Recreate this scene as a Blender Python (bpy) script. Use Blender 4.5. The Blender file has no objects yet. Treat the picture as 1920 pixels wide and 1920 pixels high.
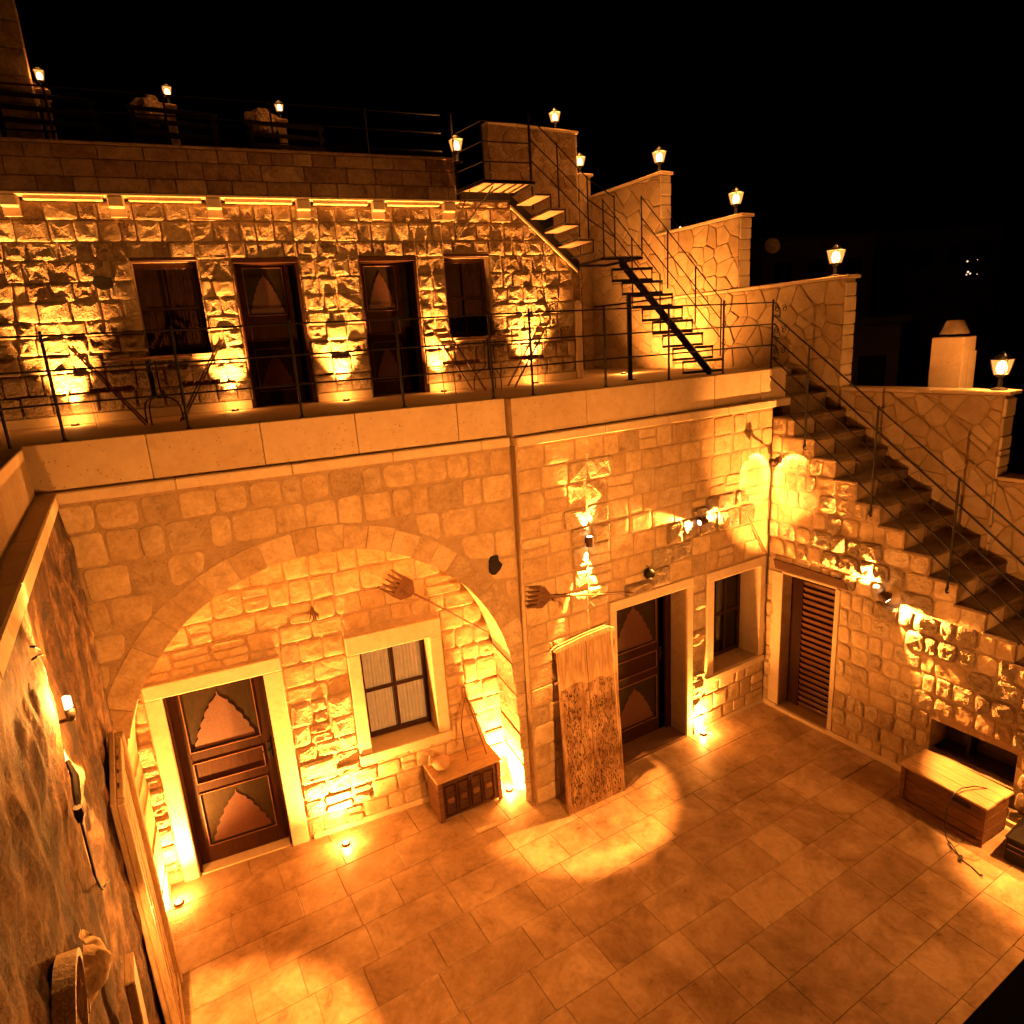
import bpy, bmesh, math, random
from math import sin, cos, pi, radians, atan2, hypot, sqrt
from mathutils import Vector, Matrix, noise
random.seed(7)
SC = bpy.context.scene
COL = SC.collection

# ---------------------------------------------------------------- camera
CAMP = Vector((-7.531, -5.912, 5.497)); YAW, PITCH, ROLL, FOC = 0.518, -0.255, -0.065, 1231.244
FW = Vector((sin(YAW) * cos(PITCH), cos(YAW) * cos(PITCH), sin(PITCH)))
_r = Vector((cos(YAW), -sin(YAW), 0)); _u = _r.cross(FW)
RT = _r * cos(ROLL) + _u * sin(ROLL); UPV = -_r * sin(ROLL) + _u * cos(ROLL)
cd = bpy.data.cameras.new('camera'); cam = bpy.data.objects.new('camera', cd); COL.objects.link(cam)
cam.matrix_world = Matrix.Translation(CAMP) @ Matrix((RT, UPV, -FW)).transposed().to_4x4()
cd.sensor_width = 36; cd.lens = FOC / 1920 * 36; cd.clip_start = 0.05; cd.clip_end = 2000
cd.shift_x = 1.407 / 1920; cd.shift_y = 1.291 / 1920
SC.camera = cam

# ---------------------------------------------------------------- world: night
W = bpy.data.worlds.new('World'); SC.world = W; W.use_nodes = True
nt = W.node_tree; nt.nodes.clear()
sky = nt.nodes.new('ShaderNodeTexSky'); sky.sky_type = 'NISHITA'; sky.sun_disc = False
sky.sun_elevation = radians(-8); sky.sun_rotation = radians(200)
bg = nt.nodes.new('ShaderNodeBackground'); bg.inputs[1].default_value = 0.002
wo = nt.nodes.new('ShaderNodeOutputWorld')
nt.links.new(sky.outputs[0], bg.inputs[0]); nt.links.new(bg.outputs[0], wo.inputs[0])
vs = SC.view_settings; vs.view_transform = 'Standard'; vs.look = 'None'; vs.exposure = 0; vs.gamma = 1; vs.use_curve_mapping = False
SC.render.engine = 'CYCLES'
SC.cycles.max_bounces = 5; SC.cycles.diffuse_bounces = 3; SC.cycles.glossy_bounces = 2
SC.cycles.transmission_bounces = 2; SC.cycles.transparent_max_bounces = 6
SC.cycles.sample_clamp_indirect = 4; SC.cycles.caustics_reflective = False; SC.cycles.caustics_refractive = False
SC.cycles.use_denoising = True
SC.cycles.use_light_tree = True

AMBER = (1.0, 0.335, 0.056)     # every lamp here is a deep amber bulb
GAIN = 7.0

# ---------------------------------------------------------------- materials
def newmat(name):
    m = bpy.data.materials.new(name); m.use_nodes = True
    return m, m.node_tree, m.node_tree.nodes['Principled BSDF']

def mth(t, op, a, b=None, c=None):
    n = t.nodes.new('ShaderNodeMath'); n.operation = op
    for i, v in enumerate((a, b, c)):
        if v is None: continue
        if isinstance(v, (int, float)): n.inputs[i].default_value = v
        else: t.links.new(v, n.inputs[i])
    return n.outputs[0]

def nz(t, vec, scale, detail=4, rough=.55, dist=0., kind='n'):
    n = t.nodes.new('ShaderNodeTexNoise'); n.inputs['Scale'].default_value = scale
    n.inputs['Detail'].default_value = detail; n.inputs['Roughness'].default_value = rough
    n.inputs['Distortion'].default_value = dist
    t.links.new(vec, n.inputs['Vector']); return n.outputs['Fac']

def ramp(t, fac, stops):
    r = t.nodes.new('ShaderNodeValToRGB'); e = r.color_ramp.elements
    e[0].position, e[0].color = stops[0][0], (*stops[0][1], 1)
    e[1].position, e[1].color = stops[-1][0], (*stops[-1][1], 1)
    for p, c in stops[1:-1]:
        x = e.new(p); x.color = (*c, 1)
    t.links.new(fac, r.inputs[0]); return r.outputs[0]

def mixc(t, f, a, b, mode='MIX'):
    m = t.nodes.new('ShaderNodeMix'); m.data_type = 'RGBA'; m.blend_type = mode
    for s, v in ((m.inputs[0], f), (m.inputs[6], a), (m.inputs[7], b)):
        if isinstance(v, (int, float)): s.default_value = v
        elif isinstance(v, tuple): s.default_value = (*v, 1)
        else: t.links.new(v, s)
    return m.outputs[2]

def bump(t, bs, h, dist, strength=1.0):
    b = t.nodes.new('ShaderNodeBump'); b.inputs['Distance'].default_value = dist; b.inputs['Strength'].default_value = strength
    t.links.new(h, b.inputs['Height']); t.links.new(b.outputs[0], bs.inputs['Normal'])

def objvec(t, rnd=True, scale=(1, 1, 1)):
    tc = t.nodes.new('ShaderNodeTexCoord'); oi = t.nodes.new('ShaderNodeObjectInfo')
    mp = t.nodes.new('ShaderNodeMapping'); t.links.new(tc.outputs['Object'], mp.inputs[0]); mp.inputs['Scale'].default_value = scale
    if rnd:
        c = t.nodes.new('ShaderNodeCombineXYZ')
        t.links.new(mth(t, 'MULTIPLY', oi.outputs['Random'], 91.7), c.inputs[0])
        t.links.new(mth(t, 'MULTIPLY', oi.outputs['Random'], 37.3), c.inputs[2])
        t.links.new(c.outputs[0], mp.inputs['Location'])
    return mp.outputs[0], oi.outputs['Random']

def stone_mat(name, dark, light, spread=.35, rough_amp=.006, fine=.0015, pits=.5, scale=7., rough=.85, stain=.4):
    m, t, bs = newmat(name)
    v, rnd = objvec(t)
    n1 = nz(t, v, scale, 6, .62); n2 = nz(t, v, scale * 5, 5, .6); n3 = nz(t, v, 2.3, 3, .5)
    base = ramp(t, mth(t, 'ADD', mth(t, 'MULTIPLY', n1, .6), mth(t, 'MULTIPLY', n2, .4)), [(.3, dark), (.62, light)])
    k = mth(t, 'ADD', mth(t, 'MULTIPLY', rnd, spread), 1 - spread * .6)
    cc = t.nodes.new('ShaderNodeCombineXYZ')
    for i in range(3): t.links.new(mth(t, 'POWER', k, 1 + .25 * i), cc.inputs[i])
    base = mixc(t, 1.0, base, cc.outputs[0], 'MULTIPLY')
    # dark weathering blotches and little pits
    blo = ramp(t, nz(t, v, 3.4, 7, .7, .6), [(.56, (0, 0, 0)), (.72, (1, 1, 1))])
    base = mixc(t, mth(t, 'MULTIPLY', blo, stain), base, (dark[0] * .45, dark[1] * .4, dark[2] * .35))
    vo = t.nodes.new('ShaderNodeTexVoronoi'); vo.inputs['Scale'].default_value = 34; t.links.new(v, vo.inputs['Vector'])
    pm = mth(t, 'GREATER_THAN', nz(t, v, 11, 2), .56)
    pit = mth(t, 'MULTIPLY', mth(t, 'LESS_THAN', vo.outputs['Distance'], .19), pm)
    base = mixc(t, mth(t, 'MULTIPLY', pit, pits), base, (dark[0] * .3, dark[1] * .25, dark[2] * .2))
    t.links.new(base, bs.inputs['Base Color']); bs.inputs['Roughness'].default_value = rough
    bs.inputs['Specular IOR Level'].default_value = .12
    h = mth(t, 'ADD', mth(t, 'MULTIPLY', n1, rough_amp), mth(t, 'MULTIPLY', n2, fine * 2))
    h = mth(t, 'SUBTRACT', h, mth(t, 'MULTIPLY', pit, .004))
    bump(t, bs, h, 1.0)
    return m

CR_D, CR_L = (.33, .225, .125), (.56, .425, .265)
M_ASH = stone_mat('dressed_limestone', CR_D, CR_L, .26, .012, .002, .5, 6)
M_ASH2 = stone_mat('dressed_limestone_dark', (.27, .19, .115), (.47, .36, .235), .2, .012, .003, .6, 7, stain=.7)
M_ROCK = stone_mat('rock_faced_limestone', (.26, .18, .11), (.58, .46, .32), .4, .10, .022, .6, 13, rough=1., stain=.6)
M_ROCK2 = stone_mat('half_rough_limestone', (.30, .21, .13), (.58, .46, .31), .4, .055, .007, .5, 8, stain=.5)
M_MORTAR = stone_mat('sandy_mortar', (.28, .19, .11), (.42, .31, .20), 0, .02, .006, .3, 9)
M_MORT_D = stone_mat('dark_mortar', (.24, .165, .10), (.40, .30, .19), 0, .06, .01, .3, 9)
M_STEP = stone_mat('shade_dark_step_stone', (.10, .065, .04), (.24, .17, .11), .2, .008, .002, .5, 6, stain=.6)  # stone darkened so the stair's shade sits in its colour
M_TRIM = stone_mat('smooth_cream_stone', (.50, .38, .25), (.64, .52, .37), .12, .003, .001, .35, 4, stain=.15)
M_CLAD = stone_mat('flagstone_cladding', (.37, .26, .155), (.52, .40, .26), .3, .014, .003, .3, 5, stain=.3)
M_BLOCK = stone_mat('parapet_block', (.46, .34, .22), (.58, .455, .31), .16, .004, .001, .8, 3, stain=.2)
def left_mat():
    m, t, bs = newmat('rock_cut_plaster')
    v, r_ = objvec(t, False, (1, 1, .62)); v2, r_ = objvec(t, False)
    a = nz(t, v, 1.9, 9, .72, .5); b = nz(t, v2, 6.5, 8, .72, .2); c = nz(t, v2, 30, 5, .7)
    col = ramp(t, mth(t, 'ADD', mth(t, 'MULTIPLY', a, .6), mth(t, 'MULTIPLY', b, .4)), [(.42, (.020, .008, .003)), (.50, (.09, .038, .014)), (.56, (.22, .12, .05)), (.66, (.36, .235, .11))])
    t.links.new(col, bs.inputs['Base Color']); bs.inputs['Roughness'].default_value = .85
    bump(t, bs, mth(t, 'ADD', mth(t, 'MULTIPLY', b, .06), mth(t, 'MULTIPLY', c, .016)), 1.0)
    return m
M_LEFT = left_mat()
M_CLIFF2 = stone_mat('tuff_outcrop', (.05, .03, .02), (.16, .11, .07), 0, .08, .02, .4, 5, stain=.9)
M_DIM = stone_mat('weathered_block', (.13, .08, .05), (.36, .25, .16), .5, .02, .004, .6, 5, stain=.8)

def plain(name, col, rough=.6, metal=0., bumpamp=0., bscale=30., var=.25, spec=.4):
    m, t, bs = newmat(name)
    v, rnd = objvec(t)
    n = nz(t, v, bscale * .3, 5, .6)
    a = tuple(c * (1 - var) for c in col); b = tuple(min(1, c * (1 + var)) for c in col)
    t.links.new(ramp(t, n, [(.3, a), (.7, b)]), bs.inputs['Base Color'])
    bs.inputs['Roughness'].default_value = rough; bs.inputs['Metallic'].default_value = metal
    bs.inputs['Specular IOR Level'].default_value = spec
    if bumpamp: bump(t, bs, nz(t, v, bscale, 5), bumpamp)
    return m

def wood_mat(name, dark, light, grain=(3, 3, 30), rough=.6, bumpamp=.002, worn=0.):
    m, t, bs = newmat(name)
    v, rnd = objvec(t, True, grain)
    n = nz(t, v, 2.2, 6, .65, 1.2); n2 = nz(t, v, 9, 4, .6)
    c = ramp(t, mth(t, 'ADD', mth(t, 'MULTIPLY', n, .7), mth(t, 'MULTIPLY', n2, .3)), [(.32, dark), (.66, light)])
    c = mixc(t, mth(t, 'MULTIPLY', rnd, .3), c, dark)
    t.links.new(c, bs.inputs['Base Color']); bs.inputs['Roughness'].default_value = rough; bs.inputs['Specular IOR Level'].default_value = .22
    bump(t, bs, mth(t, 'ADD', n, mth(t, 'MULTIPLY', n2, .5)), bumpamp * (1 + worn * 4))
    return m
# grain runs along the local axis with the SMALL factor
M_DOOR = wood_mat('dark_door_wood', (.012, .004, .002), (.038, .013, .006), (14, 14, 2), .6); M_DOOR.node_tree.nodes['Principled BSDF'].inputs['Specular IOR Level'].default_value = .08
M_DPAN = wood_mat('door_panel_wood', (.012, .008, .003), (.028, .018, .007), (10, 10, 3), .6); M_DPAN.node_tree.nodes['Principled BSDF'].inputs['Specular IOR Level'].default_value = .08
M_DTRIM = plain('gilt_bead', (.12, .05, .022), .5, .1)
M_WIN = wood_mat('window_frame_wood', (.018, .006, .003), (.045, .017, .009), (14, 14, 3), .4)
M_CHEST = wood_mat('old_chest_wood', (.05, .02, .009), (.26, .125, .055), (2, 16, 16), .65, .006, .6)
M_CHTOP = wood_mat('chest_lid_wood', (.28, .17, .085), (.56, .39, .23), (2, 14, 14), .6, .004)
M_PALE = wood_mat('pale_old_wood', (.30, .19, .10), (.60, .44, .27), (12, 12, 2), .6, .004, .5)
M_FORK = wood_mat('worn_fork_wood', (.07, .03, .014), (.19, .095, .045), (2, 12, 12), .55)
M_LINTEL = wood_mat('lintel_wood', (.07, .035, .018), (.17, .09, .045), (2, 14, 14), .75, .006)
M_SLAT = wood_mat('louvre_wood', (.06, .025, .012), (.22, .10, .045), (2, 14, 14), .3, .003); M_SLAT.node_tree.nodes['Principled BSDF'].inputs['Specular IOR Level'].default_value = .6
M_BEAM = plain('dark_painted_rail', (.004, .004, .004), .6)
M_FOLD = wood_mat('folding_chair_wood', (.14, .065, .03), (.30, .15, .075), (8, 8, 2), .5)
M_IRON = plain('black_iron', (.008, .006, .005), .5, 0., .0006, 60, .3, .25)
M_RUST = plain('rusty_iron', (.06, .03, .018), .6, .5, .001, 60)
M_VOID = plain('dark_hollow', (.012, .008, .006), .9)
M_DARKIN = plain('shade_dark_niche', (.05, .03, .018), .9, 0, .004, 12)
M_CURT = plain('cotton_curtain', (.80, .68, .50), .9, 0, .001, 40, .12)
_b = M_CURT.node_tree.nodes['Principled BSDF']; _b.inputs['Emission Color'].default_value = (1, .46, .13, 1); _b.inputs['Emission Strength'].default_value = .28   # cloth itself glows, standing for a lit room
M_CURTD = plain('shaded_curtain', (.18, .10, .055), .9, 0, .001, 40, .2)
M_CLAY = plain('clay_pot', (.40, .25, .14), .6, 0, .002, 14)
M_BRANCH = plain('dry_flowers', (.12, .06, .03), .9, 0, .002, 40)
M_CLOTH = plain('sheepskin', (.55, .40, .24), .95, 0, .01, 30)
M_ROOF = plain('night_roof', (.05, .04, .03), .9)
M_HOUSE = plain('far_house_plaster', (.10, .075, .05), .9, 0, .01, 3, .4)
M_GROUND = plain('bare_earth', (.09, .06, .04), .95, 0, .02, 2)
M_CLIFF = stone_mat('tuff_cliff', (.018, .011, .007), (.05, .032, .02), 0, .2, .02, .3, 1.5, stain=.8)
M_WIRE = plain('black_cable', (.015, .012, .010), .5)
M_DISH = plain('dish_enamel', (.30, .22, .16), .5)

def motif_mat():
    m, t, bs = newmat('speckled_red_inlay')
    v, rnd = objvec(t)
    vo = t.nodes.new('ShaderNodeTexVoronoi'); vo.inputs['Scale'].default_value = 85; t.links.new(v, vo.inputs['Vector'])
    c = mixc(t, mth(t, 'MULTIPLY', vo.outputs['Distance'], 1.4), (.095, .024, .011), (.035, .008, .004))
    n = nz(t, v, 20, 3); c = mixc(t, mth(t, 'GREATER_THAN', n, .58), c, (.05, .020, .008))
    t.links.new(c, bs.inputs['Base Color']); bs.inputs['Roughness'].default_value = .55
    return m
M_MOTIF = motif_mat()

def board_mat():
    m, t, bs = newmat('threshing_board_wood')
    v, rnd = objvec(t, False, (14, 14, 1.6))
    n = nz(t, v, 2.2, 6, .65, 1.0)
    c = ramp(t, n, [(.35, (.30, .17, .08)), (.65, (.58, .40, .23))])
    v3, _r = objvec(t, False, (1, 1, 1)); sx = t.nodes.new('ShaderNodeSeparateXYZ'); t.links.new(v3, sx.inputs[0])
    v4, _r = objvec(t, False, (9, 9, 2.4))
    low = mth(t, 'LESS_THAN', mth(t, 'ADD', sx.outputs[2], mth(t, 'MULTIPLY', nz(t, v3, 3, 3), .25)), 1.68)
    st = ramp(t, nz(t, v4, 1.6, 6, .7), [(.40, (.60, .50, .40)), (.58, (1, 1, 1))])
    st2 = ramp(t, nz(t, v3, 2.6, 4, .6), [(.38, (.50, .40, .30)), (.56, (1, 1, 1))])
    c = mixc(t, low, c, mixc(t, 1.0, c, mixc(t, 1.0, st, st2, 'MULTIPLY'), 'MULTIPLY'))
    t.links.new(c, bs.inputs['Base Color']); bs.inputs['Roughness'].default_value = .6
    bump(t, bs, n, .006)
    return m
M_BOARD = board_mat()
M_FLINT = plain('flint_chip', (.09, .045, .022), .5, 0, .002, 60, .5)

def floor_mat():
    m, t, bs = newmat('travertine')
    v, rnd = objvec(t)
    n = nz(t, v, 3.2, 7, .68, .8); n2 = nz(t, v, 22, 4, .6)
    c = ramp(t, mth(t, 'ADD', mth(t, 'MULTIPLY', n, .75), mth(t, 'MULTIPLY', n2, .25)), [(.30, (.25, .17, .10)), (.46, (.44, .32, .21)), (.62, (.56, .43, .30))])
    k = mth(t, 'ADD', mth(t, 'MULTIPLY', rnd, .26), .80)
    cc = t.nodes.new('ShaderNodeCombineXYZ')
    for i in range(3): t.links.new(mth(t, 'POWER', k, 1 + .2 * i), cc.inputs[i])
    c = mixc(t, 1.0, c, cc.outputs[0], 'MULTIPLY')
    sp = ramp(t, nz(t, v, 9, 5, .7), [(.62, (0, 0, 0)), (.74, (1, 1, 1))])
    c = mixc(t, mth(t, 'MULTIPLY', sp, .55), c, (.09, .05, .03))
    gp = t.nodes.new('ShaderNodeNewGeometry')
    big = nz(t, gp.outputs['Position'], 1.1, 6, .7, .5)
    c = mixc(t, 1.0, c, ramp(t, big, [(.36, (.56, .49, .42)), (.60, (1.1, 1.08, 1.06))]), 'MULTIPLY')
    t.links.new(c, bs.inputs['Base Color'])
    t.links.new(mth(t, 'ADD', mth(t, 'MULTIPLY', n, .35), .16), bs.inputs['Roughness'])
    bs.inputs['Specular IOR Level'].default_value = .45
    bump(t, bs, mth(t, 'ADD', n, mth(t, 'MULTIPLY', n2, .3)), .0022)
    return m
M_TILE = floor_mat()

def glass_mat():
    m = bpy.data.materials.new('window_glass'); m.use_nodes = True; t = m.node_tree; t.nodes.clear()
    o = t.nodes.new('ShaderNodeOutputMaterial'); mx = t.nodes.new('ShaderNodeMixShader')
    tr = t.nodes.new('ShaderNodeBsdfTransparent'); tr.inputs[0].default_value = (.85, .85, .85, 1)
    gl = t.nodes.new('ShaderNodeBsdfGlossy'); gl.inputs['Roughness'].default_value = .03; gl.inputs[0].default_value = (.9, .9, .9, 1)
    fr = t.nodes.new('ShaderNodeFresnel'); fr.inputs[0].default_value = 1.5
    t.links.new(mth(t, 'ADD', fr.outputs[0], .02), mx.inputs[0])
    t.links.new(tr.outputs[0], mx.inputs[1]); t.links.new(gl.outputs[0], mx.inputs[2]); t.links.new(mx.outputs[0], o.inputs[0])
    return m
M_GLASS = glass_mat()

def emit_mat(name, col, s):
    m = bpy.data.materials.new(name); m.use_nodes = True; t = m.node_tree; t.nodes.clear()
    o = t.nodes.new('ShaderNodeOutputMaterial'); e = t.nodes.new('ShaderNodeEmission')
    e.inputs[0].default_value = (*col, 1); e.inputs[1].default_value = s; t.links.new(e.outputs[0], o.inputs[0])
    return m
M_BULB = emit_mat('bulb_glow', (1, .52, .20), 7)
M_FROST = emit_mat('lit_lantern_glass', (1, .36, .07), .75)
_t = M_FROST.node_tree; _a = _t.nodes.new('ShaderNodeAddShader'); _tr = _t.nodes.new('ShaderNodeBsdfTransparent'); _o = [n for n in _t.nodes if n.type == 'OUTPUT_MATERIAL'][0]; _e = [n for n in _t.nodes if n.type == 'EMISSION'][0]
_t.links.new(_e.outputs[0], _a.inputs[0]); _t.links.new(_tr.outputs[0], _a.inputs[1]); _t.links.new(_a.outputs[0], _o.inputs[0])
M_BULBD = emit_mat('bulb_glow_far', (1, .55, .22), 7)
M_LED = emit_mat('uplight_glow', (1, .72, .40), 16)
M_FARLT = emit_mat('far_window_light', (1, .6, .35), 2.0)

# ---------------------------------------------------------------- object helpers
def tag(o, label=None, cat=None, group=None, kind=None):
    if label: o['label'] = label
    if cat: o['category'] = cat
    if group: o['group'] = group
    if kind: o['kind'] = kind
    return o

def empty(name, M=None, label=None, cat=None, group=None, kind=None, parent=None):
    o = bpy.data.objects.new(name, None); COL.objects.link(o); o.empty_display_size = .1
    if parent: o.parent = parent
    if M is not None: o.matrix_local = M if isinstance(M, Matrix) else Matrix.Translation(M)
    return tag(o, label, cat, group, kind)

def mesh(name, verts, faces, mat, parent=None, M=None, smooth=False):
    me = bpy.data.meshes.new(name); me.from_pydata([tuple(v) for v in verts], [], faces)
    me.materials.append(mat)
    if smooth: me.polygons.foreach_set('use_smooth', [True] * len(me.polygons))
    me.update()
    o = bpy.data.objects.new(name, me); COL.objects.link(o)
    if parent: o.parent = parent
    if M is not None: o.matrix_local = M if isinstance(M, Matrix) else Matrix.Translation(M)
    return o

def copy_of(o, parent, M):
    c = o.copy(); COL.objects.link(c); c.parent = parent
    c.matrix_local = M if isinstance(M, Matrix) else Matrix.Translation(M); return c

def copy_tree(o, parent=None):
    c = o.copy(); COL.objects.link(c); c.parent = parent
    for ch in list(o.children): copy_tree(ch, c)
    return c

class MB:
    def __init__(s): s.v = []; s.f = []
    def add(s, v, f):
        b = len(s.v); s.v += [tuple(x) for x in v]; s.f += [tuple(i + b for i in q) for q in f]; return s
    def box(s, x0, x1, y0, y1, z0, z1, bev=0.):
        if bev:
            b = min(bev, abs(x1 - x0) * .45, abs(y1 - y0) * .45, abs(z1 - z0) * .45)
            bm = bmesh.new(); bmesh.ops.create_cube(bm, size=1)
            bmesh.ops.scale(bm, vec=(x1 - x0, y1 - y0, z1 - z0), verts=bm.verts)
            bmesh.ops.translate(bm, vec=((x0 + x1) / 2, (y0 + y1) / 2, (z0 + z1) / 2), verts=bm.verts)
            bmesh.ops.bevel(bm, geom=bm.edges, offset=b, segments=1, affect='EDGES')
            bm.verts.index_update()
            s.add([v.co[:] for v in bm.verts], [[v.index for v in f.verts] for f in bm.faces]); bm.free(); return s
        v = [(x, y, z) for x in (x0, x1) for y in (y0, y1) for z in (z0, z1)]
        return s.add(v, [(0, 1, 3, 2), (4, 6, 7, 5), (0, 4, 5, 1), (2, 3, 7, 6), (0, 2, 6, 4), (1, 5, 7, 3)])
    def tube(s, pts, r, n=6, closed=False):
        pts = [Vector(p) for p in pts]; rs = r if isinstance(r, (list, tuple)) else [r] * len(pts)
        rings = []; prev = None; N = len(pts)
        for i, p in enumerate(pts):
            a = pts[i - 1] if (i > 0 or closed) else p; b = pts[(i + 1) % N] if (i < N - 1 or closed) else p
            d = (b - a).normalized()
            if prev is None:
                prev = Vector((0, 0, 1)) if abs(d.z) < .9 else Vector((1, 0, 0))
            x = prev - d * prev.dot(d)
            if x.length < 1e-5: x = d.orthogonal()
            x.normalize(); y = d.cross(x); prev = x
            rings.append([p + (x * cos(2 * pi * k / n + pi / n) + y * sin(2 * pi * k / n + pi / n)) * rs[i] for k in range(n)])
        v = [q for rr in rings for q in rr]; f = []
        for i in range(N if closed else N - 1):
            j = (i + 1) % N
            for k in range(n):
                l = (k + 1) % n; f.append((i * n + k, i * n + l, j * n + l, j * n + k))
        if not closed:
            f.append(tuple(range(n - 1, -1, -1))); f.append(tuple((N - 1) * n + k for k in range(n)))
        return s.add(v, f)
    def lathe(s, prof, n=16, c=(0, 0, 0)):
        v = []; f = []
        for r, z in prof:
            for k in range(n): v.append((c[0] + r * cos(2 * pi * k / n), c[1] + r * sin(2 * pi * k / n), c[2] + z))
        for i in range(len(prof) - 1):
            for k in range(n):
                l = (k + 1) % n; f.append((i * n + k, i * n + l, (i + 1) * n + l, (i + 1) * n + k))
        return s.add(v, f)
    def prism(s, poly, y0, y1):
        "poly in x,z ; extruded along y"
        n = len(poly); v = [(x, y0, z) for x, z in poly] + [(x, y1, z) for x, z in poly]
        f = [tuple(range(n)), tuple(range(2 * n - 1, n - 1, -1))] + [(i, i + n, (i + 1) % n + n, (i + 1) % n) for i in range(n)]
        return s.add(v, f)
    def build(s, name, mat, parent=None, M=None, smooth=False):
        return mesh(name, s.v, s.f, mat, parent, M, smooth)

def auto_normals(o):
    bm = bmesh.new(); bm.from_mesh(o.data); bmesh.ops.recalc_face_normals(bm, faces=bm.faces); bm.to_mesh(o.data); bm.free()

# ---------------------------------------------------------------- wall frames (local x along the wall, y into the wall, z up)
def frame(o, ang):
    "ang: direction of local x in plan"
    x = Vector((cos(ang), sin(ang), 0)); y = Vector((-sin(ang), cos(ang), 0)); z = Vector((0, 0, 1))
    return Matrix.Translation(Vector(o)) @ Matrix((x, y, z)).transposed().to_4x4()
XJ = -4.067
FF = frame((0, 0, 0), 0)                        # plain courtyard facade, x from XJ to 0
FL = frame((XJ, .11, 0), -.126)                 # arched facade, x from -4.2 to 0
FU = frame((0, 2.791, 0), -.127)                # upper storey wall
FR = frame((0, 0, 0), -pi / 2 + .011)           # stair wall: local x runs towards the viewer, y into the wall (+x)
FW_ = frame((1.15, 0, 0), -pi / 2 + .011)       # stepped boundary wall beyond the stair
FLW = frame((-8.16, 0, 0), pi / 2 + .012)        # left wall: local x runs away from the viewer, y into the wall (-x)
FB = frame((0, 5.3, 0), 0)                      # back wall beyond the iron stair
TZ = 4.84

def ray(px, py):
    return (FW + RT * ((px - 958.593) / FOC) + UPV * ((961.291 - py) / FOC))
def onp(M, px, py, d=0.):
    "local (x, z) on the plane local y = d of wall frame M, for a point measured in the photograph"
    n = M.to_3x3() @ Vector((0, 1, 0)); P0 = M @ Vector((0, d, 0)); r = ray(px, py)
    X = CAMP + r * ((P0 - CAMP).dot(n) / r.dot(n)); q = M.inverted() @ X
    return q.x, q.z
def onz(px, py, z=0.):
    r = ray(px, py); return CAMP + r * ((z - CAMP.z) / r.z)

def lamp(name, kind, loc, watts, parent=None, aim=None, angle=60, blend=.3, size=.03, col=AMBER, ring=0., base=.45):
    l = bpy.data.lights.new(name, kind); l.energy = watts * GAIN; l.color = col
    l.shadow_soft_size = size
    o = bpy.data.objects.new(name, l); COL.objects.link(o)
    if parent: o.parent = parent
    R = Matrix.Identity(4)
    if aim is not None: R = Vector(aim).to_track_quat('-Z', 'Y').to_matrix().to_4x4()
    o.matrix_local = Matrix.Translation(Vector(loc)) @ R
    if kind == 'SPOT':
        l.spot_size = radians(angle); l.spot_blend = blend
        if ring:
            l.use_nodes = True; t = l.node_tree; em = t.nodes['Emission']
            tc = t.nodes.new('ShaderNodeTexCoord'); sx = t.nodes.new('ShaderNodeSeparateXYZ'); t.links.new(tc.outputs['Normal'], sx.inputs[0])
            th = mth(t, 'ARCCOSINE', mth(t, 'ABSOLUTE', sx.outputs[2]))
            x = mth(t, 'DIVIDE', th, radians(angle / 2))
            g = mth(t, 'POWER', mth(t, 'MINIMUM', x, 1.0), 4.0)
            t.links.new(mth(t, 'ADD', mth(t, 'MULTIPLY', g, ring), base), em.inputs['Strength'])
    return o

# ---------------------------------------------------------------- masonry
def rounded(u0, u1, z0, z1, r, rnd, n=3, jit=.012):
    r = min(r, (u1 - u0) * .32, (z1 - z0) * .32); P = []
    for cx, cz, a0 in ((u1 - r, z1 - r, 0), (u0 + r, z1 - r, 90), (u0 + r, z0 + r, 180), (u1 - r, z0 + r, 270)):
        jx, jz = rnd.uniform(-jit, jit) * .6, rnd.uniform(-jit, jit) * .6
        for k in range(n):
            a = radians(a0 + 90 * k / (n - 1)); P.append((cx + jx + r * cos(a), cz + jz + r * sin(a)))
    return P

def stone(name, P, depth, mat, parent, rough, rnd, back=.02, thick=None, bev=.012):
    "P: outline in wall-local x,z; front bulges towards -y"
    cx = sum(p[0] for p in P) / len(P); cz = sum(p[1] for p in P) / len(P)
    n = len(P); V = []; F = []; sd = rnd.uniform(0, 900)
    ext = min(max(p[0] for p in P) - min(p[0] for p in P), max(p[1] for p in P) - min(p[1] for p in P))
    def ringv(sc, y, amp):
        for (x, z) in P:
            x -= cx; z -= cz
            d = hypot(x, z) or 1e-6; k = max(.05, 1 - sc / d) if sc < 1 else sc
            xx, zz = x * k, z * k
            a = noise.noise(Vector((xx * 9 + sd, zz * 9, sd))) * amp + noise.noise(Vector((xx * 22 + sd, zz * 22, -sd))) * amp * .6
            V.append((xx, y + a, zz))
    if rough:
        ringv(0, back, 0); ringv(.002, -depth * .35, rough * .25); ringv(.014, -depth * .85, rough * .9)
        ringv(ext * .22, -depth * 1.1, rough * 1.7); ringv(ext * .37, -depth * 1.15, rough * 1.7)
        V.append((0, -depth * 1.1 + rnd.uniform(-1, 1) * rough, 0)); nr = 5
    else:
        ringv(0, back, 0); ringv(0, -depth * .5, 0); ringv(bev, -depth, .002)
        V.append((0, -depth - .003, 0)); nr = 3
    for r in range(nr - 1):
        for k in range(n):
            l = (k + 1) % n; F.append((r * n + k, r * n + l, (r + 1) * n + l, (r + 1) * n + k))
    c = nr * n
    for k in range(n): F.append(((nr - 1) * n + k, (nr - 1) * n + (k + 1) % n, c))
    return mesh(name, V, F, mat, parent, Matrix.Translation((cx, 0, cz)))

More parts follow.
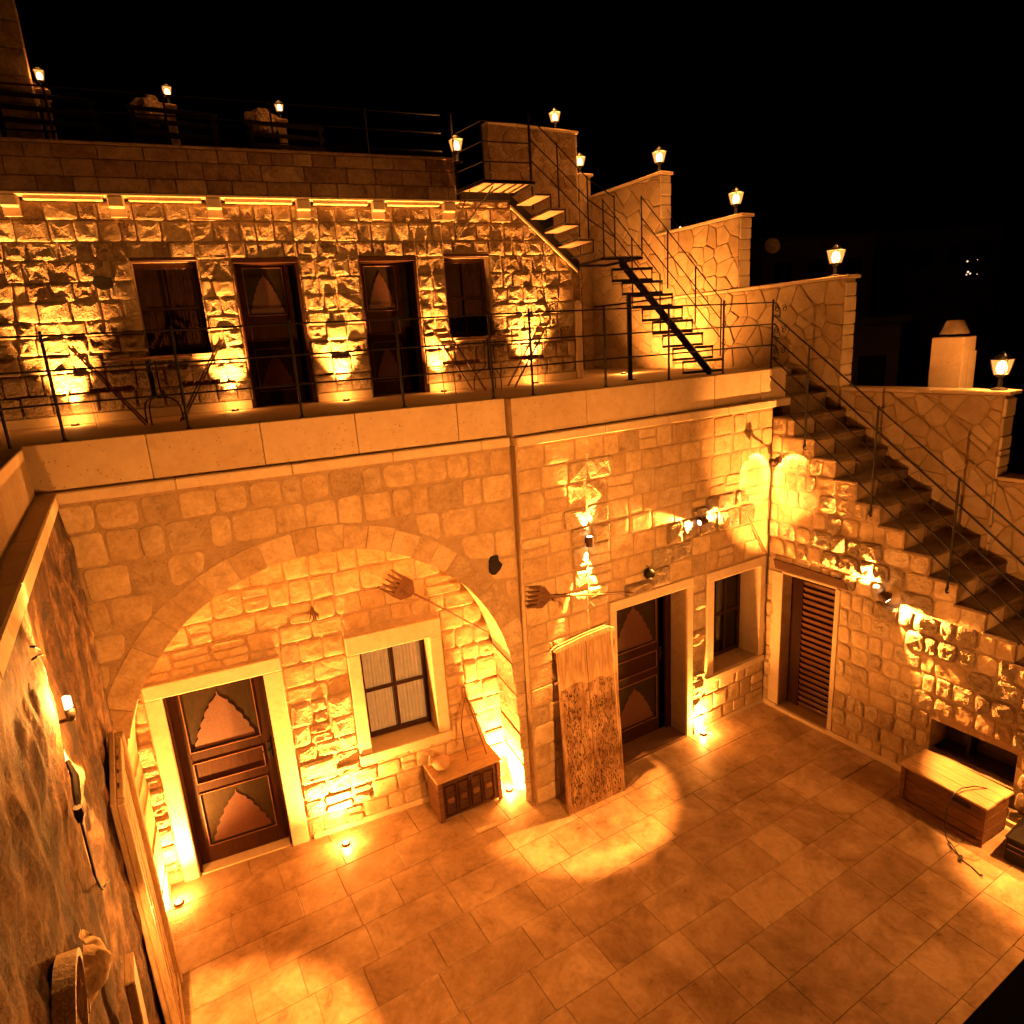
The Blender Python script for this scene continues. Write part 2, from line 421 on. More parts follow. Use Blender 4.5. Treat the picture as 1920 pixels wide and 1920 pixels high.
def courses(parent, u0, u1, zs, wmean, holes=(), allow=None, push=None, joint=.012, depth=.02, mats=None, rough=0., rad=.03, seed=1, name='stone', maxn=300, wvar=.35, split=0.):
    "lay stones course by course; holes are (x0,x1,z0,z1); allow(z0,z1) -> list of x intervals; push(x,z) moves outline points out of curved openings"
    rnd = random.Random(seed); out = []
    for z0, z1 in zip(zs[:-1], zs[1:]):
        iv = allow(z0, z1) if allow else [(u0, u1)]
        parts = [(a, b, z0, z1) for a, b in iv]
        for h in holes:
            new = []
            for a, b, c, d in parts:
                ov = min(d, h[3]) - max(c, h[2])
                if b <= h[0] or a >= h[1] or ov <= 0: new.append((a, b, c, d)); continue
                if a < h[0]: new.append((a, h[0], c, d))
                if b > h[1]: new.append((h[1], b, c, d))
                aa, bb = max(a, h[0]), min(b, h[1])
                if d - h[3] > .05: new.append((aa, bb, h[3], d))
                if h[2] - c > .05: new.append((aa, bb, c, h[2]))
            parts = new
        for a, b, c, d in parts:
            L = b - a
            if L < .05: continue
            n = max(1, round(L / wmean / rnd.uniform(.85, 1.15)))
            ws = [1 + rnd.uniform(-wvar, wvar) for _ in range(n)]; S = sum(ws); x = a
            for w in ws:
                w = w / S * L
                segs = [(c, d)]
                if split and rnd.random() < split and d - c > .2:
                    m = c + (d - c) * rnd.uniform(.4, .6); segs = [(c, m), (m, d)]
                for c2, d2 in segs: out.append((x, x + w, c2, d2))
                x += w
    objs = []
    for (a, b, c, d) in out:
        if b - a < .035 or d - c < .035: continue
        jl = joint * .5
        P = rounded(a + jl, b - jl, c + jl, d - jl, rad * rnd.uniform(.5, 1.3), rnd, 3, min(.014, joint * .8))
        if push:
            Q = [push(*p) for p in P]
            if any(q is None for q in Q): continue
            P = Q
            ar = abs(sum(P[i][0] * P[(i + 1) % len(P)][1] - P[(i + 1) % len(P)][0] * P[i][1] for i in range(len(P))) / 2)
            if ar < .006: continue
        m, rg, dp = mats((a + b) / 2, (c + d) / 2, rnd) if callable(mats) else (mats, rough, depth)
        objs.append((P, dp * rnd.uniform(.55, 1.3), m, rg))
    objs.sort(key=lambda o: -(max(p[0] for p in o[0]) - min(p[0] for p in o[0])))
    for P, dp, m, rg in objs[:maxn]: stone(name, P, dp, m, parent, rg, rnd)
    return len(objs)

def plate(name, outer, holes, y0, y1, mat, parent, rev_mat=None):
    "slab in the wall frame with openings; outer and holes are x,z loops"
    from mathutils.geometry import tessellate_polygon
    loops = [[Vector((x, z, 0)) for x, z in outer]] + [[Vector((x, z, 0)) for x, z in h] for h in holes]
    tris = tessellate_polygon(loops); flat = [p for l in loops for p in l]; n = len(flat)
    V = [(p.x, y0, p.y) for p in flat] + [(p.x, y1, p.y) for p in flat]
    F = []
    for a, b, c in tris:
        F.append((a, b, c)); F.append((c + n, b + n, a + n))
    k = 0
    for l in loops:
        m = len(l)
        for i in range(m):
            j = (i + 1) % m; F.append((k + i, k + j, k + j + n, k + i + n))
        k += m
    o = mesh(name, V, F, mat, parent); auto_normals(o); return o

def R4(x0, x1, z0, z1): return [(x0, z0), (x1, z0), (x1, z1), (x0, z1)]

def voronoi_clad(parent, region, mat, joint=.012, cell=.24, depth=.018, seed=3, name='stone', maxn=300, rough=0.):
    "irregular flagstones filling a convex region given as an x,z loop"
    rnd = random.Random(seed)
    xs = [p[0] for p in region]; zs_ = [p[1] for p in region]
    x0, x1, z0, z1 = min(xs), max(xs), min(zs_), max(zs_)
    S = []
    nx = max(1, round((x1 - x0) / cell)); nzz = max(1, round((z1 - z0) / cell))
    for i in range(-1, nx + 1):
        for j in range(-1, nzz + 1):
            if rnd.random() < .16: continue
            S.append((x0 + (i + .5 + rnd.uniform(-.42, .42)) * (x1 - x0) / nx, z0 + (j + .5 + rnd.uniform(-.42, .42)) * (z1 - z0) / nzz))
    def clip(P, nx_, nz_, d):
        out = []
        for i in range(len(P)):
            a, b = P[i], P[(i + 1) % len(P)]
            da = a[0] * nx_ + a[1] * nz_ - d; db = b[0] * nx_ + b[1] * nz_ - d
            if da <= 0: out.append(a)
            if da * db < 0:
                t = da / (da - db); out.append((a[0] + (b[0] - a[0]) * t, a[1] + (b[1] - a[1]) * t))
        return out
    cnt = 0
    for s in S:
        P = list(region)
        for q in S:
            if q is s: continue
            dx, dz = q[0] - s[0], q[1] - s[1]; L = hypot(dx, dz)
            if L > cell * 3.2: continue
            dx /= L; dz /= L
            P = clip(P, dx, dz, (s[0] + q[0]) / 2 * dx + (s[1] + q[1]) / 2 * dz - joint / 2)
            if len(P) < 3: break
        if len(P) < 3: continue
        ar = abs(sum(P[i][0] * P[(i + 1) % len(P)][1] - P[(i + 1) % len(P)][0] * P[i][1] for i in range(len(P))) / 2)
        if ar < .004: continue
        # knock the corners off
        Q = []
        for i in range(len(P)):
            a, b, c = P[i - 1], P[i], P[(i + 1) % len(P)]
            for o in (a, c):
                L = hypot(o[0] - b[0], o[1] - b[1]) or 1; k = min(.3, .022 / L)
                Q.append((b[0] + (o[0] - b[0]) * k, b[1] + (o[1] - b[1]) * k))
        if sum(Q[i][0] * Q[(i + 1) % len(Q)][1] - Q[(i + 1) % len(Q)][0] * Q[i][1] for i in range(len(Q))) < 0: Q.reverse()
        stone(name, Q, depth * rnd.uniform(.6, 1.2), mat, parent, rough, rnd)
        cnt += 1
        if cnt >= maxn: break

def zsteps(z0, z1, h, seed=0, var=.15):
    rnd = random.Random(seed); n = max(1, round((z1 - z0) / h)); w = [1 + rnd.uniform(-var, var) for _ in range(n)]; S = sum(w)
    r = [z0]
    for x in w: r.append(r[-1] + x / S * (z1 - z0))
    return r

# ================================================================ SETTING
g = mesh('ground', [(-400, -400, -.06), (400, -400, -.06), (400, 400, -.06), (-400, 400, -.06)], [(0, 1, 2, 3)], M_GROUND); tag(g, kind='structure')
fl = MB().box(-8.6, 2.2, -7.5, 1.6, -.05, -.012).build('courtyard_floor', M_MORTAR); tag(fl, kind='structure')
# travertine tiles in staggered rows, each a piece of its own
rt = random.Random(11); y = 1.3; row = 0
T_H = .44
while y > -4.4:
    x = -8.35 + rt.uniform(0, .5)
    while x < .75:
        w = rt.choice([.44, .66, .66, .88])
        if (x + w / 2 < .2) and not (y < -2.0 and x < -7.4 - 0 and False):
            cxx, cyy = x + w / 2, y - T_H / 2
            o = MB().box(-w / 2 + .0024, w / 2 - .0024, -T_H / 2 + .0024, T_H / 2 - .0024, -.03, 0, .0025).build('floor_tile', M_TILE, fl, (cxx, cyy, rt.uniform(-.0012, .0012)))
            o.rotation_euler = (rt.uniform(-.0015, .0015), rt.uniform(-.0015, .0015), 0)
        x += w
    y -= T_H; row += 1

# terrace floor slab
c_, s_ = cos(-.126), sin(-.126)
def flp(x, d=0.): return (XJ + x * c_ - d * s_, .11 + x * s_ + d * c_)
TP = [flp(-4.6, .06), flp(0, .06), (XJ, .06), (.27, .06), (.27, .58), (1.14, .58), (1.14, 5.6), (-10.5, 5.6), (-10.5, .7)]
n = len(TP)
tf = mesh('terrace_floor', [(x, y, 4.5) for x, y in TP] + [(x, y, TZ) for x, y in TP], [tuple(range(n - 1, -1, -1)), tuple(range(n, 2 * n))] + [(i, (i + 1) % n, (i + 1) % n + n, i + n) for i in range(n)], M_BLOCK)
tag(tf, kind='structure')
auto_normals(tf)

# ================================================================ ARCHED FACADE (left half of the ground storey)
AC = (-2.10, 1.65); AR = 1.98; AO = 2.23
aw = empty('arched_wall', FL, 'cream stone facade wall with the one big round arch sheltering a door and a window', 'wall')
arc = [(AC[0] - AR * cos(pi * i / 40), AC[1] + AR * sin(pi * i / 40)) for i in range(41)]
outer = [(-4.30, -.03), (-4.08, -.03)] + arc + [(-.045, -.03), (0, -.03), (0, 4.42), (-4.30, 4.42)]
plate('mortar_bed', outer, [], 0, .62, M_MORTAR, aw)
def allowA(z0, z1):
    zm = z0 * .6 + z1 * .4
    if zm < AC[1]: return []
    dz = zm - AC[1]
    if dz >= AO: return [(-4.22, -.005)]
    c = sqrt(AO * AO - dz * dz); r = []
    if -4.22 < AC[0] - c: r.append((-4.22, AC[0] - c))
    if AC[0] + c < -.005: r.append((AC[0] + c, -.005))
    return r
def pushA(x, z):
    dx, dz = x - AC[0], z - AC[1]; d = hypot(dx, dz)
    if d < AO + .012 and z > 1.2:
        k = (AO + .012) / d; x, z = AC[0] + dx * k, AC[1] + dz * k
    if x < -4.28 or x > .02: return None
    return x, z
def mixA(x, z, r):
    q = r.random()
    return (M_ASH2 if q < .12 else M_ASH, .003, r.uniform(.007, .017))
courses(aw, -4.2, 0, zsteps(1.66, 4.40, .272, 4, .16), .31, allow=allowA, push=pushA, joint=.02, mats=mixA, rad=.05, seed=21, wvar=.4)
rv = random.Random(5); NV = 25; a = 0.
ws = [1 + rv.uniform(-.2, .2) for _ in range(NV)]; S = sum(ws)
for i, w in enumerate(ws):
    a0 = pi * a / S; a1 = pi * (a + w) / S; a += w
    ri = AR - rv.uniform(.002, .02); ro = AO - rv.uniform(0, .03); g_ = .0035
    P = [(AC[0] - ri * cos(a0 + g_ / ri + (a1 - a0 - 2 * g_ / ri) * t), AC[1] + ri * sin(a0 + g_ / ri + (a1 - a0 - 2 * g_ / ri) * t)) for t in (0, .33, .67, 1)]
    P += [(AC[0] - ro * cos(a0 + g_ / ro + (a1 - a0 - 2 * g_ / ro) * t), AC[1] + ro * sin(a0 + g_ / ro + (a1 - a0 - 2 * g_ / ro) * t)) for t in (1, .5, 0)]
    o = MB().prism(P, -.004 - rv.uniform(0, .006), .60).build('voussoir', M_ASH if a / S < .74 else M_ROCK2, aw)
    auto_normals(o)
for x0, x1 in ((-4.23, -4.072), (-.115, -.004)):
    z = 0.
    while z < 1.63:
        h = min(rv.uniform(.2, .3), 1.648 - z)
        if h < .04: break
        MB().box(x0 - (0 if x0 < -2 else rv.uniform(.0, .030) - .065 * (1 - z / 1.65)), x1 + (rv.uniform(.0, .02) if x0 < -2 else 0), -.012, .6, z + .006, z + h - .006, .012).build('jamb_stone', M_ROCK2 if x0 > -2 else M_ASH, aw)
        z += h

# recess back wall
rw_ = empty('recess_wall', FL @ Matrix.Translation((0, .63, 0)), 'rear wall of rough stone courses inside the big arch, pierced by a door and a window', 'wall')
DO = (-3.77, -2.78, -.03, 2.20); WOp = (-1.76, -.93, .90, 2.20)
plate('mortar_bed', R4(-4.12, -.06, -.03, 3.75), [R4(*DO), R4(*WOp)], 0, .32, M_MORTAR, rw_)
def mixR(x, z, r):
    if z < 1.75 and (-2.65 < x < -1.85 or x < -3.85): return (M_ROCK2, .012, r.uniform(.02, .045))
    return (M_ASH if r.random() > .08 else M_ASH2, .003, r.uniform(.008, .018))
def allowR(z0, z1):
    zm = (z0 + z1) / 2
    if zm < AC[1]: return [(-4.10, -.08)]
    dz = zm - AC[1]
    if dz > AR: return []
    c = sqrt(AR * AR - dz * dz); return [(AC[0] - c, AC[0] + c)]
courses(rw_, -4.1, -.08, zsteps(.02, 3.7, .245, 9, .2), .265, holes=[(-3.93, -2.59, -.1, 2.38), (-1.90, -.78, .80, 2.42)], allow=allowR, joint=.018, mats=mixR, rad=.035, seed=22, split=.15)
# ledge at wall foot
MB().box(-2.55, -.12, -.035, -.002, -.012, .07, .008).build('skirting', M_TRIM, rw_)

# ================================================================ PLAIN FACADE (right half)
pw = empty('plain_wall', FF, 'cream stone facade wall between the arch and the stair corner, with door and window', 'wall')
D2 = (-2.78, -1.60, -.03, 2.23); W2 = (-1.10, -.17, .80, 2.20)
plate('mortar_bed', R4(XJ + .002, -.002, -.03, 4.42), [R4(*D2), R4(*W2)], 0, .45, M_MORTAR, pw)
def arc2(x):
    "centre line of the rough relieving arch above door and window"
    return 3.10 - .9 * ((x + .85) / 1.75) ** 2 if x < -.85 else 3.10 - .25 * ((x + .85) / .85) ** 2
def mixP(x, z, r):
    if -1.50 < x < -1.2 and z < 2.3: return (M_ROCK2, .016, r.uniform(.02, .04))
    if -2.6 < x < -.3 and abs(z - arc2(x)) < .20: return (M_ROCK, .02, r.uniform(.03, .06))
    if -3.45 < x < -2.95 and 2.3 < z < 4.25: return (M_ROCK2, .012, r.uniform(.02, .04))
    return (M_ASH2 if r.random() < .09 else M_ASH, .003, r.uniform(.008, .018))
courses(pw, XJ, 0, zsteps(.01, 4.40, .262, 14, .16), .285, holes=[(-2.90, -1.49, -.1, 2.36), (-1.24, -.06, .70, 2.345)], joint=.017, mats=mixP, rad=.03, seed=23, split=.12, allow=lambda a, b: [(XJ + .006, -.006)])
MB().box(-1.47, -.004, -.05, -.012, -.012, .06, .008).build('skirting', M_TRIM, pw)

# ================================================================ STAIR WALL (right)
ST0, SZ0, SR, SH = .045, 4.53, .305, .2395     # step k: tread k=0 has z 4.29 and ends at s=.35
def tip(k): return .35 + SR * k
def tz(k): return 4.29 - SH * k
sw = empty('stair_wall', FR, 'pale rubble wall carrying the outdoor stair down the courtyard side, with a louvred door and a niche', 'wall')
NS = 17
prof = [(0, -.03), (tip(NS), -.03)]
for k in range(NS, -1, -1):
    prof += [(tip(k), tz(k) - .035), (tip(k) - SR if k else 0, tz(k) - .035)]
pr_ = [(0.0, -.03), (tip(NS) - .01, -.03)]
for k in range(NS, -1, -1):
    zt = tz(k) - .035
    if zt < .02: continue
    pr_.append((tip(k) - .01, zt)); pr_.append(((tip(k - 1) - .01) if k else 0.0, zt))
D3 = (.27, 1.06, .05, 2.11); NI = (2.36, 3.24, .44, .87)
plate('mortar_bed', pr_, [R4(*D3), R4(*NI)], 0, .42, M_MORTAR, sw)
def allowS(z0, z1):
    zm = (z0 + z1) / 2; k = int(math.floor((4.29 - zm) / SH))
    return [(.004, min(4.7, tip(k) - .004))] if k >= 0 else []
def mixS(x, z, r):
    dd = abs((z - 2.25) + .62 * (x - 1.75)) / 1.18
    if .8 < x < 3.4 and dd < .30 and r.random() < .85: return (M_ROCK, .018, r.uniform(.025, .055))
    if r.random() < .5: return (M_ROCK2, .009, r.uniform(.01, .024))
    return (M_ASH, .004, r.uniform(.006, .018))
zc = sorted([tz(k) for k in range(0, 18) if tz(k) > .05] + [.01])
courses(sw, 0, 4.6, zc, .21, holes=[(.14, 1.13, -.1, 2.26), (2.33, 3.27, .42, .90)], allow=allowS, joint=.016, mats=mixS, rad=.06, seed=24, wvar=.45, maxn=298)
# plaster round the door
MB().box(.10, .268, -.014, .02, .0, 2.12, .006).build('door_reveal', M_TRIM, sw)
MB().box(1.062, 1.13, -.014, .02, .0, 2.12, .006).build('door_reveal', M_TRIM, sw)
MB().box(.26, 1.10, -.022, .03, 2.12, 2.155, .006).build('door_reveal', M_TRIM, sw)
MB().prism([(.13, 2.30), (.17, 2.175), (1.25, 2.165), (1.19, 2.275)], -.045, .05).build('lintel', M_LINTEL, sw)
sk = MB().box(1.07, 4.7, -.045, -.008, -.012, .07, .008).box(0.05, .26, -.045, -.008, -.012, .07, .008).build('skirting', M_TRIM, sw)
MB().box(.26, 1.07, -.05, .42, -.012, .048, .006).build('door_step', M_TRIM, sw)
# niche parts, coloured near black to carry the shade of the recess
nl = MB().box(2.30, 3.30, .40, .43, .40, .92).build('niche_back', M_DARKIN, sw)
MB().box(2.66, 2.70, .22, .40, .442, .868).build('niche_divider', M_VOID, sw)
MB().box(2.37, 3.23, .12, .39, .445, .465).build('niche_shelf', M_VOID, sw)

st = empty('stone_staircase', FR, 'open flight of worn stone steps climbing to the terrace behind the iron handrail', 'staircase')
rs = random.Random(3)
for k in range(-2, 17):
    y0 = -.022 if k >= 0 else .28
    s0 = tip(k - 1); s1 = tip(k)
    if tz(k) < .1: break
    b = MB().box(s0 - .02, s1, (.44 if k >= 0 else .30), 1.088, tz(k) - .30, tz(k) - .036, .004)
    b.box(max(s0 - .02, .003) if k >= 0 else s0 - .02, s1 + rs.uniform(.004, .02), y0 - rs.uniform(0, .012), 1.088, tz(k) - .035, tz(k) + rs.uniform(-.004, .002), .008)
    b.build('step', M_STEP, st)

# louvred door in stair wall
ld = empty('louvred_door', FR @ Matrix.Translation((0, .2, 0)), 'narrow dark brown door of horizontal louvre slats under a timber lintel', 'door')
MB().box(.272, .40, .0, .10, .05, 2.105).build('frame_post', M_DOOR, ld)
MB().box(.40, .46, -.01, .03, .055, 2.10, .004).build('stile', M_DOOR, ld)
MB().box(1.01, 1.058, -.01, .03, .055, 2.10, .004).build('stile', M_DOOR, ld)
MB().box(.46, 1.01, .028, .04, .055, 2.10).build('backing', M_DOOR, ld)
sl = MB().box(-.274, .274, -.007, .007, -.042, .042, .003).build('slat', M_SLAT, ld)
NSL = 23
for i in range(NSL):
    M = Matrix.Translation((.735, .012, .10 + i * (1.96 / (NSL - 1)))) @ Matrix.Rotation(radians(30), 4, 'X')
    if i == 0: sl.matrix_local = M
    else: copy_of(sl, ld, M)

# ================================================================ PARAPETS AND CORNICES
def parapet(name, Mf, x0, x1, label, y0=.027, ext0=0., zb=4.522, zt=4.922, seed=1):
    p = empty(name, Mf, label, 'parapet'); r = random.Random(seed)
    x = x0
    while x < x1 - .02:
        w = min(r.uniform(.85, 1.05), x1 - x)
        if x1 - (x + w) < .3: w = x1 - x
        MB().box(x + .0025, x + w - .0025, y0 + r.uniform(-.002, .002), y0 + .20, zb, zt, .006).build('block', M_BLOCK, p)
        x += w
    x = x0
    while x < x1 - .02:
        w = min(r.uniform(.9, 1.2), x1 - x)
        if x1 - (x + w) < .3: w = x1 - x
        MB().box(x + .0015, x + w - .0015, -.062, y0 + .15, 4.423, zb - .002, .01).build('cornice', M_TRIM, p)
        x += w
    return p
parapet('parapet', FL, -4.27, -.012, 'terrace edge of big smooth blocks running over the round arch', seed=4)
parapet('parapet', FF, XJ, .28, 'terrace edge of big smooth blocks ending beside the head of the stone stair', seed=5)
lw = empty('side_parapet', frame((-8.27, .56, 0), pi / 2 + .01), 'terrace edge of smooth blocks turning towards the viewer above the rock-cut side wall', 'parapet')
x = -5.5; rr = random.Random(9)
while x < .0:
    w = min(.95, -x)
    MB().box(x + .0025, x + w - .0025, 0, .26, 4.522, 4.922, .006).build('block', M_BLOCK, lw)
    MB().box(x + .0015, x + w - .0015, -.14, .2, 4.40, 4.520, .01).build('cornice', M_TRIM, lw)
    x += w
swt = MB().box(-11, -8.5, -6, 1.2, 4.5, TZ).build('side_terrace', M_BLOCK); tag(swt, kind='structure')

# left rock wall, bulging and streaked
nx_, nz_ = 170, 110; V = []; F = []
for i in range(nx_ + 1):
    x = -5.6 + 7.0 * i / nx_
    for j in range(nz_ + 1):
        z = -.05 + 4.46 * j / nz_
        d = noise.noise(Vector((x * 1.1, z * .55, 3))) * .05 + noise.noise(Vector((x * 3.5, z * 1.9, 7))) * .04 + abs(noise.noise(Vector((x * 9, z * 4, 1)))) * .035
        edge = min(1, max(0, (4.40 - z) / .3)); V.append((x, -.02 - d * edge, z))
for i in range(nx_):
    for j in range(nz_):
        a = i * (nz_ + 1) + j; F.append((a, a + nz_ + 1, a + nz_ + 2, a + 1))
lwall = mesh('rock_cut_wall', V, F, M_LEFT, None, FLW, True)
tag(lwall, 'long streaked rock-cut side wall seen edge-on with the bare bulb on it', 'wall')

# ================================================================ UPPER STOREY
uw = empty('upper_wall', FU, 'rough rock-faced stone wall of the upper storey, grazed by uplights from the terrace', 'wall')
UO = [(-7.19, -6.46, 5.60, 6.72), (-6.05, -5.23, TZ, 6.72), (-4.43, -3.62, TZ, 6.72), (-3.21, -2.52, 5.60, 6.72)]
plate('mortar_bed', [(-10.4, TZ - .02), (-1.12, TZ - .02), (-1.12, 6.62), (-2.13, 7.48), (-2.98, 7.48), (-2.98, 7.39), (-10.4, 7.39)],
      [R4(a, b, c + (.0 if c > 5 else .003), d) for a, b, c, d in UO], 0, .4, M_MORT_D, uw)
def allowU(z0, z1):
    zt = (z0 * .35 + z1 * .65)
    xr = -1.125 if zt < 6.55 else -1.12 - (zt - 6.60) * 1.17
    if zt > 7.38: return [(-2.95, min(xr, -2.15))]
    return [(-8.95, xr)]
def mixU(x, z, r):
    if z > 6.9 and r.random() < .6: return (M_ROCK2, .008, r.uniform(.015, .03))
    if r.random() < .14: return (M_ASH2, .006, r.uniform(.015, .035))
    return (M_ROCK, .011, r.uniform(.012, .032))
courses(uw, -8.95, -1.12, zsteps(TZ + .13, 7.38, .226, 6, .18) + [7.47], .245, holes=[(a - .01, b + .01, c - .01, d + .02) for a, b, c, d in UO], allow=allowU, joint=.012, mats=mixU, rad=.022, seed=25, wvar=.4, maxn=299)
for a, b in ((-8.95, -6.07), (-5.21, -4.45), (-3.60, -1.13)):
    MB().box(a, b, -.03, -.001, TZ + .001, TZ + .12, .006).build('skirting', M_TRIM, uw)

cor = empty('corbelled_cornice', FU, 'bright cream cornice on stone brackets crowning the upper storey', 'cornice')
MB().box(-10.4, -2.95, -.15, .38, 7.425, 7.455, .004).build('slab', M_TRIM, cor)
cx = [-9.3, -8.26, -7.21, -6.15, -5.08, -4.10, -3.10]
for i, x in enumerate(cx):
    b = MB().prism([(0, 0)] * 0 or [(x - .085, 7.21), (x + .085, 7.21), (x + .085, 7.424), (x - .085, 7.424)], -.055, .02)
    b.box(x - .085, x + .085, -.15, -.055, 7.30, 7.424, .012)
    b.build('bracket', M_TRIM, cor)
for a, b in zip(cx[:-1], cx[1:]):
    MB().box(a + .135, b - .135, -.11, .02, 7.382, 7.423, .004).build('soffit_strip', M_TRIM, cor)
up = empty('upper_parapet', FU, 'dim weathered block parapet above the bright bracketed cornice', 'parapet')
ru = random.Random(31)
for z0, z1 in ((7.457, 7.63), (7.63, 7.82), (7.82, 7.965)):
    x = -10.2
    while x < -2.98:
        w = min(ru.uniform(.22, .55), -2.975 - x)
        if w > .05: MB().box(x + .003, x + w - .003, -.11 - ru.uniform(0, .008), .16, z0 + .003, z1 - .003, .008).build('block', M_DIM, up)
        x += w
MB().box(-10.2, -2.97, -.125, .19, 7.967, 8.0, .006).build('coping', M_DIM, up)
# return of the parapet running back beside the platform
rp = empty('return_parapet', frame((-2.86, 3.35, 0), pi / 2), 'dim low wall running back from the lantern corner to the tall end wall', 'wall')
x = 0.
while x < 1.9:
    MB().box(x + .003, x + .37, 0, .2, 7.0, 8.02, .008).build('block', M_DIM, rp); x += .373

# hidden rooms behind openings keep the light out: plain slabs
MB().box(-1.115, -1.00, -.045, .3, TZ + .002, 6.05, .02).build('corner_pilaster', M_TRIM, uw)
bk = MB().box(-10.4, -1.2, .41, .5, TZ + .01, 7.35).build('inner_wall', M_VOID, uw)
# upper roof terrace
rf = mesh('roof_terrace', [tuple(FU @ Vector(v)) for v in ((-14, .12, 7.42), (-3.0, .12, 7.42), (-3.0, 9, 7.42), (-14, 9, 7.42))], [(0, 1, 2, 3)], M_DIM); tag(rf, kind='structure')

# ================================================================ DOORS
def motif(w, h):
    "ogee pyramid with scalloped flanks, apex up; base centre at origin"
    L = [(.5, 0)]; N = 33
    for i in range(1, N):
        t = i / N
        b = .49 * (1 - t ** 1.25) ** .95 if t < .8 else .49 * ((1 - .8 ** 1.25) ** .95) * (1 - (t - .8) / .2) ** 1.6
        L.append((max(.006, b * (1 - .0) + .034 * abs(sin(t * pi * 5.5)) * (1 if t < .8 else .15) - .012), t))
    L.append((0, 1))
    return [(x * w, z * h) for x, z in L] + [(-x * w, z * h) for x, z in reversed(L[:-1])]
def bead(x0, x1, z0, z1, y, t=.012, d=.012):
    return MB().box(x0, x1, y - d, y, z1 - t, z1, .003).box(x0, x1, y - d, y, z0, z0 + t, .003).box(x0, x0 + t, y - d, y, z0 + t, z1 - t, .003).box(x1 - t, x1, y - d, y, z0 + t, z1 - t, .003)
def ornate_door(Mf, x0, w, h, label, z0=.02, yd=0., ext='stone', reveal=None):
    "Mf: wall frame; leaf front at local y=yd"
    d = empty('ornate_door', Mf @ Matrix.Translation((x0, yd, z0)), label, 'door', 'carved doors with red pyramid inlays')
    k = h / 2.17; m = w * .135
    zs = [(.22 * k, .89 * k), (1.02 * k, 1.27 * k), (1.41 * k, 2.13 * k)]
    lf = MB()
    lf.box(0, m, 0, .05, 0, h, .004).box(w - m, w, 0, .05, 0, h, .004)
    for a, b in ((0, zs[0][0]), (zs[0][1], zs[1][0]), (zs[1][1], zs[2][0]), (zs[2][1], h)): lf.box(m, w - m, 0, .05, a, b, .003)
    lf.build('leaf', M_DOOR, d)
    for i, (a, b) in enumerate(zs):
        MB().box(m, w - m, .016, .04, a, b).build('panel', M_DPAN if i != 1 else M_DOOR, d)
        bead(m - .006, w - m + .006, a - .006, b + .006, .0).build('bead', M_DTRIM, d)
        if i != 1:
            P = motif((w - 2 * m) * .86, (b - a) * .86)
            P = [(x + w / 2, z + a + .03) for x, z in P]
            o = MB().prism(P, .006, .015).build('inlay', M_MOTIF, d); auto_normals(o)
    hb = MB().box(w - .085, w - .045, -.006, 0, h * .50, h * .60, .002); hb.tube([(w - .065, -.006, h * .56), (w - .065, -.045, h * .56), (w - .15, -.045, h * .562)], .008, 6)
    hb.build('handle', M_IRON, d)
    return d
def stone_surround(d, Mrel, xa, xb, za, oi, y0, y1, mat=M_TRIM, wl=.14, wr=.14, ht=.15):
    pass

E1 = ornate_door(FL, -3.765, .975, 2.16, 'carved dark wood door with red pyramid inlays inside the big round arch', .015, .76)
E2 = ornate_door(FF, -2.77, 1.06, 2.12, 'carved dark wood door with red pyramid inlays beside the leaning studded board', .04, .30)
E3 = ornate_door(FU, -6.02, .68, 1.82, 'carved dark door of the upper storey next to the window by the left folding table', TZ + .02, .25)
E4 = ornate_door(FU, -4.41, .60, 1.82, 'carved dark door of the upper storey nearer to the iron stair', TZ + .02, .25)
# stone surrounds are parts of the doors (their frame is local to the leaf corner)
def sur(d, x0, yd, z0, boxes, mat, name='door_frame', bev=.008):
    for (a, b, c, e, f, g_) in boxes: MB().box(a - x0, b - x0, c - yd, e - yd, f - z0, g_ - z0, bev).build(name, mat, d)
sur(E1, -3.765, .76, .015, [(-3.925, -3.772, .585, .80, 0, 2.205), (-2.786, -2.60, .585, .80, 0, 2.205), (-3.925, -2.60, .58, .80, 2.207, 2.365)], M_TRIM)
sur(E1, -3.765, .76, .015, [(-3.772, -3.752, .66, .82, 0, 2.2), (-2.806, -2.788, .66, .82, 0, 2.2)], M_DOOR, 'door_casing', .004)
sur(E1, -3.765, .76, .015, [(-3.75, -2.81, .62, .86, -.012, .012)], M_TRIM, 'threshold', .004)
sur(E2, -2.77, .30, .04, [(-2.885, -2.785, -.035, .40, 0, 2.225), (-1.60, -1.487, -.035, .40, 0, 2.225), (-2.885, -1.487, -.04, .40, 2.227, 2.352)], M_TRIM)
sur(E2, -2.77, .30, .04, [(-1.668, -1.602, .27, .36, .02, 2.2), (-1.70, -1.672, .262, .34, .02, 2.2)], M_DOOR, 'door_casing', .004)
sur(E2, -2.77, .30, .04, [(-2.78, -1.605, -.03, .40, -.012, .035)], M_LINTEL, 'threshold', .006)
for (dd, x0, xa, xb) in ((E3, -6.02, -6.05, -5.23), (E4, -4.41, -4.43, -3.62)):
    sur(dd, x0, .25, TZ + .02, [(xa + .003, x0 - .002, -.012, .3, TZ + .005, 6.675), (xb - .05, xb - .003, -.012, .3, TZ + .005, 6.675), (xa + .003, xb - .003, -.03, .3, 6.68, 6.74)], M_DOOR, 'door_casing', .004)
MB().box(.96, 1.06, -.0, .05, 0, 2.12, .003).build('side_stile', M_DOOR, E2)

